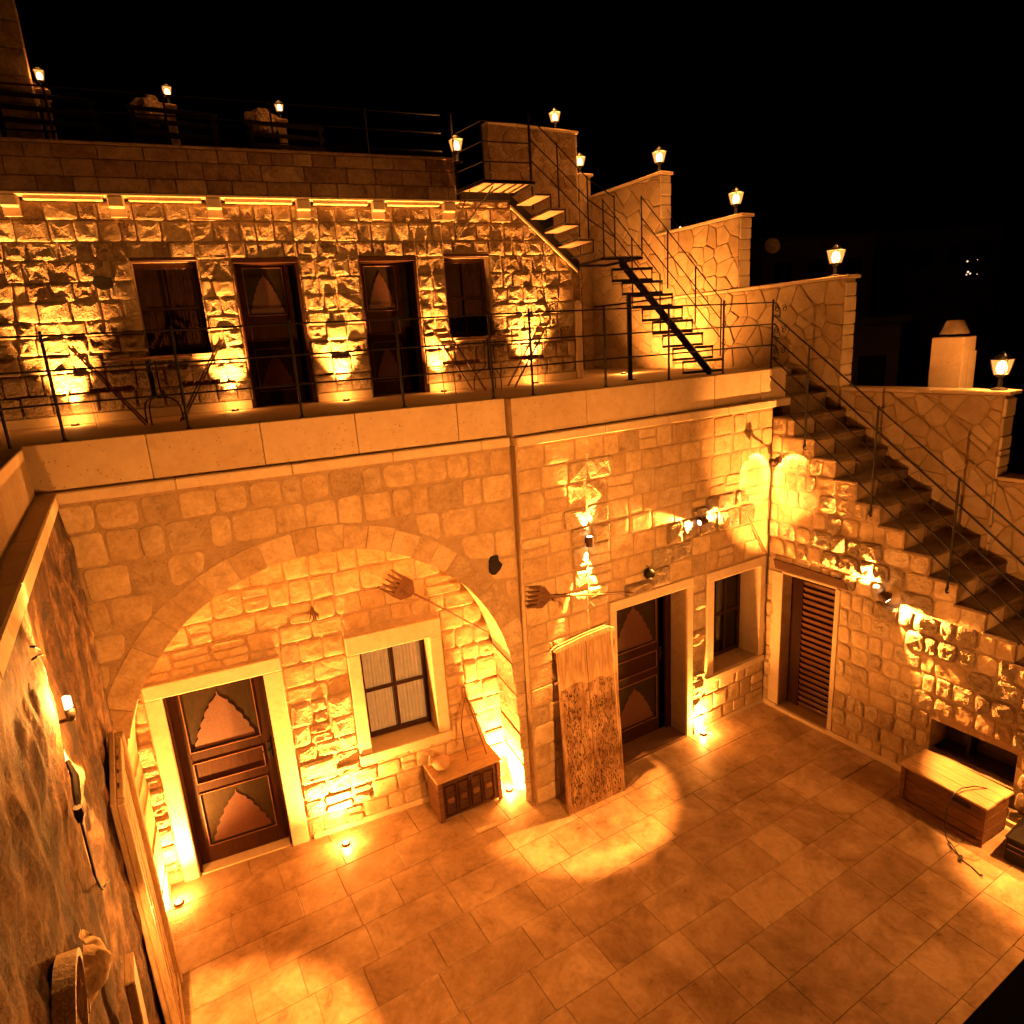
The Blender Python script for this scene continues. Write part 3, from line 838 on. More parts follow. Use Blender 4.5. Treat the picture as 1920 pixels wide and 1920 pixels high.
# ================================================================ WINDOWS
def curtain(name, x0, x1, z0, z1, y, mat, parent, folds=9, amp=.012):
    V = []; F = []; n = folds * 6
    for i in range(n + 1):
        t = i / n; yy = y + sin(t * folds * 2 * pi) * amp * (1 + .4 * sin(t * 17))
        V += [(x0 + (x1 - x0) * t, yy, z0), (x0 + (x1 - x0) * t, yy, z1)]
    for i in range(n): F.append((2 * i, 2 * i + 2, 2 * i + 3, 2 * i + 1))
    return mesh(name, V, F, mat, parent, None, True)
def window(Mf, x0, x1, z0, z1, yg, label, cmat, bar=.045, nx=2, nz=2, group=None, back=.36, mull=None):
    w = empty('window', Mf, label, 'window', group)
    f = MB().box(x0, x1, yg - .02, yg + .03, z1 - bar, z1, .004).box(x0, x1, yg - .02, yg + .03, z0, z0 + bar * 1.2, .004)
    f.box(x0, x0 + bar, yg - .02, yg + .03, z0 + bar * 1.2, z1 - bar, .004).box(x1 - bar, x1, yg - .02, yg + .03, z0 + bar * 1.2, z1 - bar, .004)
    fr = f.build('frame', M_WIN, w)
    gx = [x0 + bar + (x1 - x0 - 2 * bar) * i / nx for i in range(nx + 1)]; gz = [z0 + bar * 1.2 + (z1 - z0 - 2.2 * bar) * j / nz for j in range(nz + 1)]
    for i in range(1, nx): MB().box(gx[i] - .019, gx[i] + .019, yg - .016, yg + .02, z0 + bar * 1.2, z1 - bar, .003).build('glazing_bar', M_WIN, w)
    for j in range(1, nz): MB().box(x0 + bar, x1 - bar, yg - .019, yg + .016, gz[j] - .019, gz[j] + .019, .003).build('glazing_bar', M_WIN, w)
    for i in range(nx):
        for j in range(nz):
            MB().box(gx[i] + (.019 if i else 0), gx[i + 1] - (.019 if i < nx - 1 else 0), yg + .002, yg + .006, gz[j] + (.019 if j else 0), gz[j + 1] - (.019 if j < nz - 1 else 0)).build('pane', M_GLASS, w)
    m = (x0 + x1) / 2
    curtain('curtain', x0 + .01, m - .03, z0 + .01, z1 - .01, yg + .05, cmat, w)
    curtain('curtain', m - .015, x1 - .01, z0 + .01, z1 - .01, yg + .055, cmat, w)
    MB().box(x0 - .05, x1 + .05, yg + .10, yg + .12, z0 - .05, z1 + .05).build('room_backing', M_VOID, w)
    return w
def surround(w, xo0, xo1, zo0, zo1, xi0, xi1, zi0, zi1, ya, yb, ys):
    MB().box(xo0, xi0, ya, yb, zi0, zi1, .008).build('stone_jamb', M_TRIM, w)
    MB().box(xi1, xo1, ya, yb, zi0, zi1, .008).build('stone_jamb', M_TRIM, w)
    MB().box(xo0, xo1, ya - .003, yb, zi1 + .002, zo1, .008).build('stone_lintel', M_TRIM, w)
    MB().box(xo0 - .01, xo1 + .01, ya - .02, yb, zo0, zi0 - .002, .008).build('stone_sill', M_TRIM, w)
w1 = window(FL, -1.745, -.945, .93, 2.17, .88, 'wide four-pane window with drawn curtains inside the big round arch', M_CURT)
surround(w1, -1.895, -.79, .80, 2.41, -1.755, -.935, .915, 2.185, .575, .95, 0)
w2 = window(FF, -.80, -.18, .81, 2.12, .33, 'narrow curtained window beside the stair corner of the courtyard', M_CURT, nx=2)
surround(w2, -1.235, -.066, .70, 2.335, -1.095, -.175, .795, 2.195, -.035, .45, 0)
MB().box(-1.094, -.80, .31, .37, .80, 2.19).build('side_board', M_WIN, w2)
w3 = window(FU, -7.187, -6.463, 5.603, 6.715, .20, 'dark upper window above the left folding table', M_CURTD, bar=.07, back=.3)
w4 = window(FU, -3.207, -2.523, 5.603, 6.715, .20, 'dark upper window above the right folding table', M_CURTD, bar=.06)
for w in (w3, w4):
    a, b = (-7.187, -6.463) if w is w3 else (-3.207, -2.523)
    MB().box(a - .03, b + .03, -.05, .06, 5.545, 5.60, .006).build('stone_sill', M_TRIM, w)
    MB().box(a - .005, b + .005, -.03, .09, 6.717, 6.76, .006).build('head_board', M_WIN, w)

# ================================================================ STEPPED BOUNDARY WALLS
def clad_wall(name, Mf, x0, x1, z0, z1, label, seed, thick=.22, quoin=True, zvis=None, cell=.25, mat=None, coping=True, x0c=None):
    w = empty(name, Mf, label, 'wall'); mat = mat or M_CLAD
    MB().box(x0, x1 - (.0 if not quoin else .012), .0, thick, z0, z1).build('core', M_MORTAR, w)
    zv = zvis if zvis is not None else z0
    xe = x1 - .02
    voronoi_clad(w, [(x0, zv), (xe, zv), (xe, z1 - .01), (x0, z1 - .01)], mat, seed=seed, cell=cell)
    r = random.Random(seed)
    if quoin:
        z = zv
        while z < z1 - .02:
            h = min(r.uniform(.14, .24), z1 - .012 - z)
            if h < .04: break
            MB().box(x1 - .02, x1 + r.uniform(.006, .022), -.012, thick + .01, z + .004, z + h - .004, .012).build('quoin', M_TRIM, w)
            z += h
    if coping:
        x = x0
        while x < x1 + .04:
            ww = min(.6, x1 + .05 - x)
            if ww > .03: MB().box(x + .002, x + ww - .002, -.035, thick + .035, z1 + .001, z1 + .045, .008).build('coping', M_TRIM, w)
            x += ww
    return w
# local x on FW_ runs towards the viewer: world y = -x
clad_wall('boundary_wall', FW_, 2.25, 5.6, -.03, 3.56, 'lowest step of the flagstone boundary wall, cut off by the picture edge', 41, zvis=2.2)
clad_wall('boundary_wall', FW_, .22, 2.23, -.03, 4.545, 'flagstone boundary wall beside the lower stone stair with the square lantern and chimney on it', 42, zvis=2.4)
clad_wall('boundary_wall', FW_, -3.0, .19, 4.0, 6.03, 'broad flagstone boundary wall behind the iron railing and its scrolls', 43, zvis=4.6, cell=.27)
clad_wall('boundary_wall', FW_, -3.45, -1.60, 6.08, 7.12, 'flagstone wall step holding the lantern next to the night sky above the broad wall', 44, cell=.24)
clad_wall('boundary_wall', FW_, -5.28, -3.33, 6.08, 8.10, 'highest flagstone wall of the stepped row with pale quoins down its end', 45, cell=.26)
lw0 = clad_wall('boundary_wall', FW_, -5.29, -3.01, 4.0, 6.05, 'flagstone wall seen through the treads of the iron stair', 46, zvis=4.84, quoin=False, coping=False)
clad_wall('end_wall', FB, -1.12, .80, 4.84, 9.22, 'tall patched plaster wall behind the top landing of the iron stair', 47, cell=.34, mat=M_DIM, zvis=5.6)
clad_wall('end_wall', FB, .83, 1.12, 4.84, 8.50, 'narrow shoulder of masonry just right of the tall patched wall', 48, quoin=False)
dd = MB().box(-.75, -.05, -.05, .02, TZ, 6.0, .01).box(-.72, -.08, -.06, -.045, TZ + .05, 5.95, .01).build('back_door', M_LINTEL); dd.matrix_local = FB
tag(dd, 'faint dark door in the shade under the iron stair landing', 'door')

# chimney-like pier with the lamp shade
ch = empty('stone_pier', (1.99, -1.2, 0), 'square pale pier standing behind the flagstone wall under the lamp shade', 'pier')
MB().box(-.15, .15, -.20, .20, 4.3, 5.19, .01).build('shaft', M_BLOCK, ch)
MB().box(-.01, .17, -.21, -.205, 4.3, 5.0, .002).build('facing', M_TRIM, ch)
sh = empty('lamp_shade', (1.99, -1.2, 5.195), 'small metal lamp shade standing unlit on top of the square pier', 'lamp shade')
MB().lathe([(.17, .03), (.10, .20), (.0, .205)], 20).build('shade', M_DISH, sh, None, True)
MB().lathe([(.0, .0), (.07, .0), (.07, .025), (0, .03)], 14).build('base', M_IRON, sh)

# ================================================================ LAMPS
def scale_lantern(): pass
def lantern(loc, label, w=16, h=.0, s=1.0, power=9, group='lanterns on the wall tops'):
    L = empty('lantern', Matrix.Translation(Vector(loc)) @ Matrix.Scale(s, 4), label, 'lantern', group)
    MB().lathe([(0, 0), (.075, 0), (.075, .012), (.022, .03), (.018, .12), (.045, .14), (.05, .15), (0, .152)], 12).build('foot', M_IRON, L, None, False)
    c = MB()
    for sx in (-1, 1):
        for sy in (-1, 1): c.tube([(sx * .045, sy * .045, .15), (sx * .075, sy * .075, .30)], .005, 4)
    c.box(-.08, .08, -.08, .08, .300, .306).box(-.05, .05, -.05, .05, .148, .156)
    c.build('cage', M_IRON, L)
    MB().lathe([(.095, .306), (.05, .345), (.02, .36), (.012, .38), (0, .385)], 4).build('roof', M_IRON, L, Matrix.Rotation(pi / 4, 4, 'Z'))
    MB().lathe([(0, .158), (.030, .163), (.044, .19), (.048, .225), (.034, .275), (0, .292)], 12).build('bulb', M_BULB, L, None, True)
    g4 = []
    for k in range(4):
        a = k * pi / 2; ca, sa = cos(a), sin(a)
        def rr_(x, y, z): return (x * ca - y * sa, x * sa + y * ca, z)
        mesh('pane', [rr_(-.042, .045, .157), rr_(.042, .045, .157), rr_(.07, .0725, .299), rr_(-.07, .0725, .299)], [(0, 1, 2, 3)], M_FROST, L)
    lamp('lantern_light', 'POINT', (0, 0, .345), power * .5, L, size=.05)
    for a in range(4): lamp('lantern_light', 'POINT', (.085 * cos(a * pi / 2), .085 * sin(a * pi / 2), .22), power * .25, L, size=.03)
    return L
lantern((-2.76, 3.36, 8.02), 'glowing lantern at the corner of the dim upper parapet by the iron platform')
lantern((.42, 5.42, 9.265), 'glowing lantern on the tall patched wall, highest of all', s=1.05)
lantern((.97, 5.42, 8.545), 'glowing lantern on the narrow shoulder behind the iron stair rail', s=1.05)
def onwall(xl, z): return tuple(FW_ @ Vector((xl, .11, z)))
lantern(onwall(-3.48, 8.146), 'glowing lantern on the highest flagstone wall step', s=1.15)
lantern(onwall(-1.80, 7.166), 'glowing lantern on the wall step above the broad flagstone wall', s=1.1)
lantern(onwall(-.06, 6.076), 'glowing lantern on the end of the broad flagstone wall', s=1.15)
lantern(onwall(2.10, 4.591), 'glowing square lantern beside the pier with the lamp shade', s=1.15)

def sconce(Mw, x, z, axis, label, power=60, angle=44, ring=1.2, ang2=None, p2=None, fill=0, off=.085, aim2=None, inward=0.):
    "two-way wall light; axis is the beam direction in the wall's x,z plane"
    ax = Vector((axis[0], 0, axis[1])).normalized()
    R = ax.to_track_quat('Z', 'Y').to_matrix().to_4x4()
    S = empty('wall_sconce', Mw @ Matrix.Translation((x, -off, z)), label, 'wall light', 'two-way wall lights')
    MB().lathe([(.0, -.05), (.038, -.05), (.043, -.055), (.043, -.06), (.045, .06), (.043, .06), (.038, .05), (0, .05)], 16).build('body', M_RUST, S, R)
    MB().box(-.03, .03, .02, off - .005, -.03, .03, .004).build('bracket', M_RUST, S)
    for k, p in ((1, power), (-1, p2 if p2 is not None else power)):
        MB().lathe([(0, 0), (.034, 0)], 12).build('lens', M_LED, S, Matrix.Translation(ax * .056 * k) @ R)
        lamp('beam', 'SPOT', ax * .066 * k, p, S, aim=(Vector(aim2) if (aim2 and k < 0) else ax * k + Vector((0, inward, 0))), angle=(angle if k > 0 else (ang2 or angle)), blend=.42, size=.018, ring=ring)
    return S
sconce(FF, -3.2, 3.22, (0, 1), 'rusty two-way wall light on the plain facade above the wooden fork', 110, 60, 1.6, 47, 300, aim2=(-.11, -.0, -1))
sconce(FF, -1.41, 3.11, (1, .12), 'rusty two-way wall light lying level over the door, flooding the rough arch stones', 75, 62, 0, p2=150, off=.10, inward=.16)
sconce(FR, 1.75, 2.25, (.80, -.60), 'rusty two-way wall light tilted along the stair on the rubble wall', 200, 72, 0, off=.11, inward=.10)
sconce(FR, 4.25, 2.9, (0, 1), 'two-way wall light farther down the stair wall beyond the chest', 60, 50, 1.4, 54, 240)

# bare bulb on the left wall
_bx, _bz = onp(FLW, 130, 1330, -.10)
q = empty('bare_bulb', FLW @ Matrix.Translation((_bx, -.10, _bz)), 'bare spiral bulb in a dark holder on the rock-cut side wall', 'bulb')
MB().lathe([(0, -.065), (.016, -.06), (.021, -.045), (.021, -.005), (.014, 0), (0, 0)], 14).build('holder', M_IRON, q, None, True)
hx = [(.013 * cos(t * .9), .013 * sin(t * .9), .006 + .0021 * t) for t in range(0, 32)]
MB().tube(hx, .0075, 6).build('spiral', M_BULB, q)
MB().box(-.008, .008, .0, .095, -.06, -.045, .002).build('arm', M_RUST, q)
lamp('bulb_light', 'POINT', (0, -.03, .06), 22, q, size=.03)
lamp('beam', 'SPOT', (0, .03, -.09), 480, q, aim=(.17, -.02, -1), angle=42, blend=.4, size=.015, ring=1.4)
lamp('beam', 'SPOT', (0, .03, .09), 90, q, aim=(.05, .03, 1), angle=40, blend=.5, size=.015)

def uplight(loc, label, power, aim=(0, .15, 1), Mw=None, angle=120, p=None, group='small ground spotlights', beam=6., flood=1.):
    U = empty('ground_spotlight', (Mw or Matrix.Identity(4)) @ Matrix.Translation(Vector(loc)), label, 'spotlight', group)
    MB().lathe([(0, .0), (.045, .0), (.048, .006), (.042, .028), (.034, .03), (.032, .018), (0, .018)], 14).build('housing', M_RUST, U)
    MB().lathe([(0, .024), (.031, .024)], 12).build('lens', M_LED, U)
    lamp('uplight_glare', 'POINT', (0, 0, .075), power * .13 * min(flood, 2.6), U, size=.03)
    if flood > 1: lamp('uplight_flood', 'SPOT', (0, 0, .05), power * .7 * flood, U, aim=(0, -.12, 1), angle=150, blend=1., size=.03)
    lamp('uplight_beam', 'SPOT', (0, 0, .045), power * beam, U, aim=aim, angle=angle, blend=1., size=.015)
    return U
UPG = 'ground spotlights along the terrace wall'
for i, (x, lb, pw) in enumerate(((-8.10, 'spotlight on the terrace behind the left folding chair', 30), (-6.30, 'spotlight on the terrace between the left window and the first upper door', 24),
                       (-4.86, 'spotlight on the terrace between the two upper doors', 28), (-3.44, 'spotlight on the terrace just past the second upper door', 26), (-1.95, 'spotlight on the terrace at the wall end near the iron stair', 28), (-9.3, 'spotlight on the terrace beyond the picture edge', 26))):
    uplight((x, -.20, TZ), lb, pw, Mw=FU, aim=(0, .11, 1), group=UPG, angle=66, flood=.4, beam=11.)
uplight((-.15, 2.9, TZ), 'spotlight on the terrace behind the iron stair, facing the boundary wall', 22, aim=(.9, -.1, .75), group=UPG, angle=120)
GG = 'ground spotlights round the courtyard'
uplight((-2.22, .34, 0), 'spotlight on the floor between the arched door and its window', 24, Mw=FL, group=GG, aim=(0, .10, 1), angle=95, flood=14.)
uplight((-3.97, .30, 0), 'spotlight on the floor at the foot of the arch beside the side wall', 20, Mw=FL, group=GG, aim=(0, .15, 1), angle=95, flood=14.)
uplight((-.17, .32, 0), 'spotlight on the floor behind the painted chest in the arch', 34, Mw=FL, group=GG, aim=(.10, .05, 1), angle=100, beam=7, flood=14.)
uplight((-1.36, -.11, 0), 'spotlight on the floor between the plain door and the narrow window', 24, Mw=FF, group=GG, aim=(0, .08, 1), angle=70, flood=5.)

# twin spot heads in the corner
tw = empty('twin_floodlight', (-.05, -.16, 3.72), 'twin-headed floodlight fixed in the corner below the stair head', 'floodlight')
MB().lathe([(0, -.03), (.04, -.03), (.04, .03), (0, .03)], 12).build('mount', M_RUST, tw, Matrix.Rotation(pi / 2, 4, 'X'))
for loc, aim, ang in (((-.34, -.17, .04), (.10, .88, -.42), 82), ((-.33, -.20, .03), (.88, -.06, -.45), 80)):
    a = Vector(aim).normalized(); R = (-a).to_track_quat('-Z', 'Y').to_matrix().to_4x4()
    MB().lathe([(0, -.09), (.03, -.085), (.04, -.03), (.058, .0), (.05, .002), (.0, -.01)], 14).build('head', M_RUST, tw, Matrix.Translation(loc) @ (a).to_track_quat('Z', 'Y').to_matrix().to_4x4())
    MB().tube([(0, 0, 0), loc], .008, 5).build('arm', M_RUST, tw)
    lamp('flood_beam', 'SPOT', Vector(loc) + a * .02, 30, tw, aim=a, angle=ang, blend=.12, size=.012, ring=5., base=.16)

# ================================================================ IRON RAILINGS
PT = 4.922; RH = .853
RZ = (PT + RH, PT + RH - .275, PT + RH - .545)
def spiral(cx, cz, r, a0, turns, sgn, y):
    n = 22; return [(cx + r * (1 - .75 * t / n) * cos(a0 + sgn * turns * 2 * pi * t / n), y, cz + r * (1 - .75 * t / n) * sin(a0 + sgn * turns * 2 * pi * t / n)) for t in range(n + 1)]
tr = empty('terrace_railing', None, 'long black iron railing with three bars along the terrace edge, ending in scrolls', 'railing')
def T(M, p): return tuple(M @ Vector(p))
posts = [(FL, -3.98), (FL, -3.03), (FL, -2.05), (FL, -1.06), (FL, -.09), (FF, -3.72), (FF, -2.73), (FF, -1.76), (FF, -.83), (FF, .096)]
for M, x in posts:
    m = MB().tube([(0, 0, PT - .02), (0, 0, PT + RH + .012)], .0135, 6); m.lathe([(0, PT + RH + .012), (.016, PT + RH + .016), (.010, PT + RH + .034), (0, PT + RH + .04)], 8)
    m.lathe([(0, PT + .001), (.03, PT + .001), (.03, PT + .008), (0, PT + .008)], 8)
    m.build('post', M_IRON, tr, M @ Matrix.Translation((x, .135, 0)))
wing = [(-8.36, -.55, 0), (-8.37, -1.9, 0), (-8.38, -3.3, 0)]
for w in [(-8.36, .62, 0)] + wing:
    MB().tube([(0, 0, PT - .02), (0, 0, PT + RH + .012)], .0135, 6).build('post', M_IRON, tr, w)
rw2 = random.Random(8)
for z in RZ:
    pts = [(-8.38, -4.5, z), (-8.36, .62, z), T(FL, (-4.05, .135, z))]
    for x in (-3.0, -2.0, -1.0, 0): pts.append(T(FL, (x, .135, z + rw2.uniform(-.004, .004))))
    for x in (-3.7, -2.7, -1.76, -.83, .096): pts.append((x, .135, z + rw2.uniform(-.003, .003)))
    pts += [(.13, .135, z - .003), (.17, .125, z - .03), (.18, .10, z - .08), (.15, .06, z - .14), (.09, .02, z - .19)]
    MB().tube(pts, .0095, 6).build('bar', M_IRON, tr)
    MB().tube(spiral(.165, z - .085, .045, radians(60), 1.35, 1, .125), .006, 5).build('scroll', M_IRON, tr)
    MB().tube(spiral(.285, z - .085, .050, radians(150), 1.35, -1, .105), .006, 5).build('scroll', M_IRON, tr)

sr = empty('stair_handrail', None, 'black iron handrail with five sloping bars along the outdoor stone stair', 'railing')
hp = [onp(FR, 1518, 650, -.035), onp(FR, 1799, 898, -.035)]
hs = (hp[1][1] - hp[0][1]) / (hp[1][0] - hp[0][0])
def hz(s): return hp[0][1] + hs * (s - hp[0][0])
sp = (hp[1][0] - hp[0][0]) / 2
for i in range(-0, 5):
    s = hp[0][0] + sp * i
    m = MB().tube([(0, 0, hz(s) + .02), (0, 0, hz(s) - 1.27)], .0125, 6)
    m.tube([(0, .03, hz(s) - 1.24), (0, -.02, hz(s) - 1.24), (0, -.028, hz(s) - 1.27), (0, -.0, hz(s) - 1.30), (0, .035, hz(s) - 1.30)], .011, 5)
    m.build('post', M_IRON, sr, FR @ Matrix.Translation((s, -.035, 0)))
for j, dz in enumerate((0, -.272, -.545, -.80, -1.05)):
    s0 = -.02 if j < 3 else (.10 if j == 3 else .22)
    pts = [T(FR, (s, -.035, hz(s) + dz + .006 * sin(s * 3 + j))) for s in (s0, .8, 1.6, 2.4, 3.2, 4.0, 5.0)]
    if j < 3: pts = [(.09, .02, RZ[j] - .19)] + pts
    elif j == 3: pts = [T(FR, (-.12, -.06, hz(-.12) + dz + .01))] + pts
    MB().tube(pts, .0095, 6).build('bar', M_IRON, sr)

# ================================================================ IRON STAIR
M_PLATE = plain('worn_steel_tread', (.30, .22, .15), .5, .1, .001, 30)
ist = empty('iron_staircase', None, 'black open-tread iron staircase turning at a landing up to the roof platform', 'staircase')
NL = 8
def lerp(a, b, t): return Vector(a) * (1 - t) + Vector(b) * t
Lb, Lt, Rb, Rt = (-.42, 1.25, 5.045), (-1.17, 2.12, 6.60), (.20, 1.07, 5.045), (-.53, 1.98, 6.60)
dep = (Vector(Lt) - Vector(Lb)); dep.z = 0; dep = dep / NL * 1.05
for i in range(NL):
    l = lerp(Lb, Lt, i / NL); r = lerp(Rb, Rt, i / NL); z0 = Vector((0, 0, -.155))
    MB().tube([l, r, r + z0, l + z0], .026, 4, True).build('step_frame', M_IRON, ist)
    v = [l, r, r + dep, l + dep]; v2 = [p + Vector((0, 0, -.012)) for p in v]
    mesh('tread', v + v2, [(0, 1, 2, 3), (7, 6, 5, 4), (0, 4, 5, 1), (1, 5, 6, 2), (2, 6, 7, 3), (3, 7, 4, 0)], M_PLATE, ist)
cb = lerp(Lb, Rb, .5) + Vector((.07, -.10, -.20)); ct = lerp(Lt, Rt, .5) + Vector((0, 0.05, -.06))
def beam(a, b, w, h):
    a, b = Vector(a), Vector(b); d = b - a; s = d.cross(Vector((0, 0, 1))).normalized() * w / 2; u = Vector((0, 0, h / 2))
    V = [a - s - u, a + s - u, a + s + u, a - s + u, b - s - u, b + s - u, b + s + u, b - s + u]
    return MB().add(V, [(0, 1, 2, 3), (7, 6, 5, 4), (0, 4, 5, 1), (1, 5, 6, 2), (2, 6, 7, 3), (3, 7, 4, 0)])
beam(cb, ct, .10, .15).build('stringer', M_IRON, ist)
# landing
A_ = [Vector(Lt), Vector(Rt), Vector((-.50, 2.86, 6.60)), Vector((-1.02, 2.885, 6.60))]
dn = Vector((0, 0, -.015))
mesh('landing', A_ + [p + dn for p in A_], [(0, 1, 2, 3), (7, 6, 5, 4), (0, 4, 5, 1), (1, 5, 6, 2), (2, 6, 7, 3), (3, 7, 4, 0)], M_PLATE, ist)
MB().tube([p + Vector((0, 0, -.035)) for p in A_], .024, 4, True).build('landing_frame', M_IRON, ist)
# upper flight against the wall: FU local coordinates
def U3(x, y, z): return FU @ Vector((x, y, z))
UFx = [-1.92, -1.70, -1.48, -1.26]; UFz = [7.43, 7.24, 7.05, 6.84]
for x, z in zip(UFx, UFz):
    v = [U3(x - .12, -.70, z), U3(x + .11, -.70, z), U3(x + .11, -.03, z), U3(x - .12, -.03, z)]
    mesh('tread', v + [p + dn for p in v], [(0, 1, 2, 3), (7, 6, 5, 4), (0, 4, 5, 1), (1, 5, 6, 2), (2, 6, 7, 3), (3, 7, 4, 0)], M_PLATE, ist)
    MB().tube([U3(x - .12, -.71, z), U3(x + .11, -.71, z), U3(x + .11, -.71, z - .16), U3(x + .11, -.03, z - .16)], .012, 4).build('step_frame', M_IRON, ist)
    MB().tube([U3(x + .11, -.71, z), U3(x + .11, -.03, z)], .010, 4).build('step_frame', M_IRON, ist)
beam(U3(-2.13, -.035, 7.49), U3(-1.02, -.035, 6.56), .05, .13).build('stringer', M_IRON, ist)
beam(U3(-2.13, -.02, 7.405), U3(-1.04, -.02, 6.49), .035, .035).build('lit_edge_strip', M_TRIM, ist)  # pale strip, the lit edge under the stringer put into its colour
PFz = 7.60
pf = [U3(-2.96, -.01, PFz), U3(-2.80, -.72, PFz), U3(-2.06, -.72, PFz), U3(-2.06, -.01, PFz)]
mesh('platform', pf + [p + dn for p in pf], [(0, 1, 2, 3), (7, 6, 5, 4), (0, 4, 5, 1), (1, 5, 6, 2), (2, 6, 7, 3), (3, 7, 4, 0)], M_PLATE, ist)
MB().tube([p + Vector((0, 0, -.03)) for p in pf], .026, 4, True).build('platform_frame', M_IRON, ist)
for x in (-2.62, -2.45, -2.28, -2.16): MB().tube([U3(x, -.70, PFz - .03), U3(x, -.02, PFz - .03)], .009, 4).build('platform_rib', M_IRON, ist)
beam(U3(-2.9, -.03, PFz - .07), U3(-2.10, -.03, PFz - .07), .04, .09).build('stringer', M_IRON, ist)
MB().tube([U3(-2.60, -.55, PFz - .05), U3(-3.02, -.03, 6.95)], .010, 5).tube([U3(-2.86, -.35, PFz - .05), U3(-3.02, -.03, 7.10)], .008, 5).build('brace', M_IRON, ist)
MB().tube([(-1.10, 1.62, TZ), (-1.10, 1.62, 6.03)], .036, 10).lathe([(0, TZ + .001), (.08, TZ + .001), (.08, TZ + .012), (0, TZ + .012)], 12, (-1.10, 1.62, 0)).build('support_post', M_IRON, ist)
# railings of the iron stair
def railrun(foot, H, hs_, posts=True):
    for p in foot:
        MB().tube([p, Vector(p) + Vector((0, 0, H + .01))], .0115, 5).build('rail_post', M_IRON, ist)
    for h in hs_:
        MB().tube([Vector(p) + Vector((0, 0, h)) for p in foot], .0085, 5).build('rail_bar', M_IRON, ist)
f1 = [U3(-2.95, -.05, PFz), U3(-2.78, -.70, PFz), U3(-2.10, -.71, PFz)]
railrun(f1, .70, (.70, .46, .22))
f2 = [U3(-2.10, -.71, PFz), U3(-1.68, -.71, 7.26), U3(-1.22, -.71, 6.86), U3(-.80, -.74, 6.61)]
railrun(f2, .82, (.80, .52, .26))
f3 = [lerp(Lb, Lt, t) + Vector((0, 0, .0)) for t in (.97, .62, .28)]
railrun(f3, .80, (.80, .52, .26))
f4 = [lerp(Rb, Rt, t) for t in (1.0, .68, .34, .03)]
railrun(f4, .80, (.80, .52, .26))
for h in (.80, .52, .26):
    c = lerp(Rb, Rt, .03) + Vector((.03, -.03, h - .07))
    MB().tube([(c.x + p[0], c.y, c.z + p[2]) for p in spiral(0, 0, .05, radians(120), 1.3, -1, 0)], .006, 5).build('scroll', M_IRON, ist)

# roof terrace railing, dim
rr2 = empty('roof_railing', FU, 'thin dark railing behind the upper parapet in front of the night seating', 'railing')
for i in range(7): MB().tube([(0, 0, 7.43), (0, 0, 8.68)], .014, 5).build('post', M_IRON, rr2, (-9.0 + i * 1.23 + .02, .30, 0))
for z in (8.67, 8.44, 8.20): MB().tube([(-10.5, .30, z), (-3.0, .30, z - .02)], .010, 5).build('bar', M_IRON, rr2)

# ================================================================ TERRACE FURNITURE
def folding_chair(Mx, label):
    c = empty('folding_chair', Mx, label, 'chair', 'folding chairs on the terrace')
    for s in (-.19, .19):
        beam((-.30, s, .90), (.27, s, 0.005), .022, .036).build('long_leg', M_FOLD, c)
        beam((-.235, s * .9, .74), (-.20, s * .9, .005), .022, .034).build('leg', M_FOLD, c)
    for k in range(5): MB().box(-.20 + k * .085, -.20 + k * .085 + .07, -.175, .175, .425, .443, .003).build('seat_slat', M_FOLD, c)
    MB().box(-.20, .22, -.172, -.15, .395, .424, .003).box(-.20, .22, .15, .172, .395, .424, .003).build('seat_rail', M_FOLD, c)
    for z in (.86, .78, .70): MB().box(-.008, .008, -.185, .185, -.028, .028, .003).build('back_slat', M_FOLD, c, Matrix.Translation((-.30 + (.90 - z) / .90 * .57 - .004, 0, z)) @ Matrix.Rotation(-.55, 4, 'Y'))
    return c
def bistro_table(Mx, label):
    t = empty('bistro_table', Mx, label, 'table', 'round bistro tables on the terrace')
    MB().lathe([(0, .715), (.44, .715), (.455, .725), (.455, .735), (.44, .745), (0, .745)], 36).build('table_top', M_FOLD, t)
    MB().tube([(0, 0, .30), (0, 0, .715)], .020, 8).build('column', M_IRON, t)
    for a in (0, 120, 240):
        p = []
        for r, z in ((.055, .70), (.055, .40), (.06, .33), (.10, .29), (.16, .265), (.21, .22), (.235, .14), (.24, .0)): p.append((r * cos(radians(a)), r * sin(radians(a)), z))
        MB().tube(p, .009, 5).build('leg', M_IRON, t)
        MB().tube([(.0, 0, .29), (.13 * cos(radians(a)), .13 * sin(radians(a)), .28)], .008, 5).build('brace', M_IRON, t)
    return t
def tplace(px, y_in, rot):
    x, z = onp(FU, px, 740, y_in); return FU @ Matrix.Translation((x, y_in, TZ)) @ Matrix.Rotation(radians(rot), 4, 'Z')
bistro_table(tplace(292, -1.0, 12), 'round table with scrolled iron legs under the left upper window')
bistro_table(tplace(921, -.62, 50), 'round table with scrolled iron legs under the right upper window')
folding_chair(tplace(212, -1.0, 4), 'wooden folding chair at the left table, its back to the picture edge')
folding_chair(tplace(381, -.98, 176), 'wooden folding chair between the left table and the first upper door')
folding_chair(tplace(868, -.62, 10), 'wooden folding chair beside the second upper door at the right table')
folding_chair(tplace(992, -.62, 172), 'wooden folding chair at the right table, on the iron stair side')

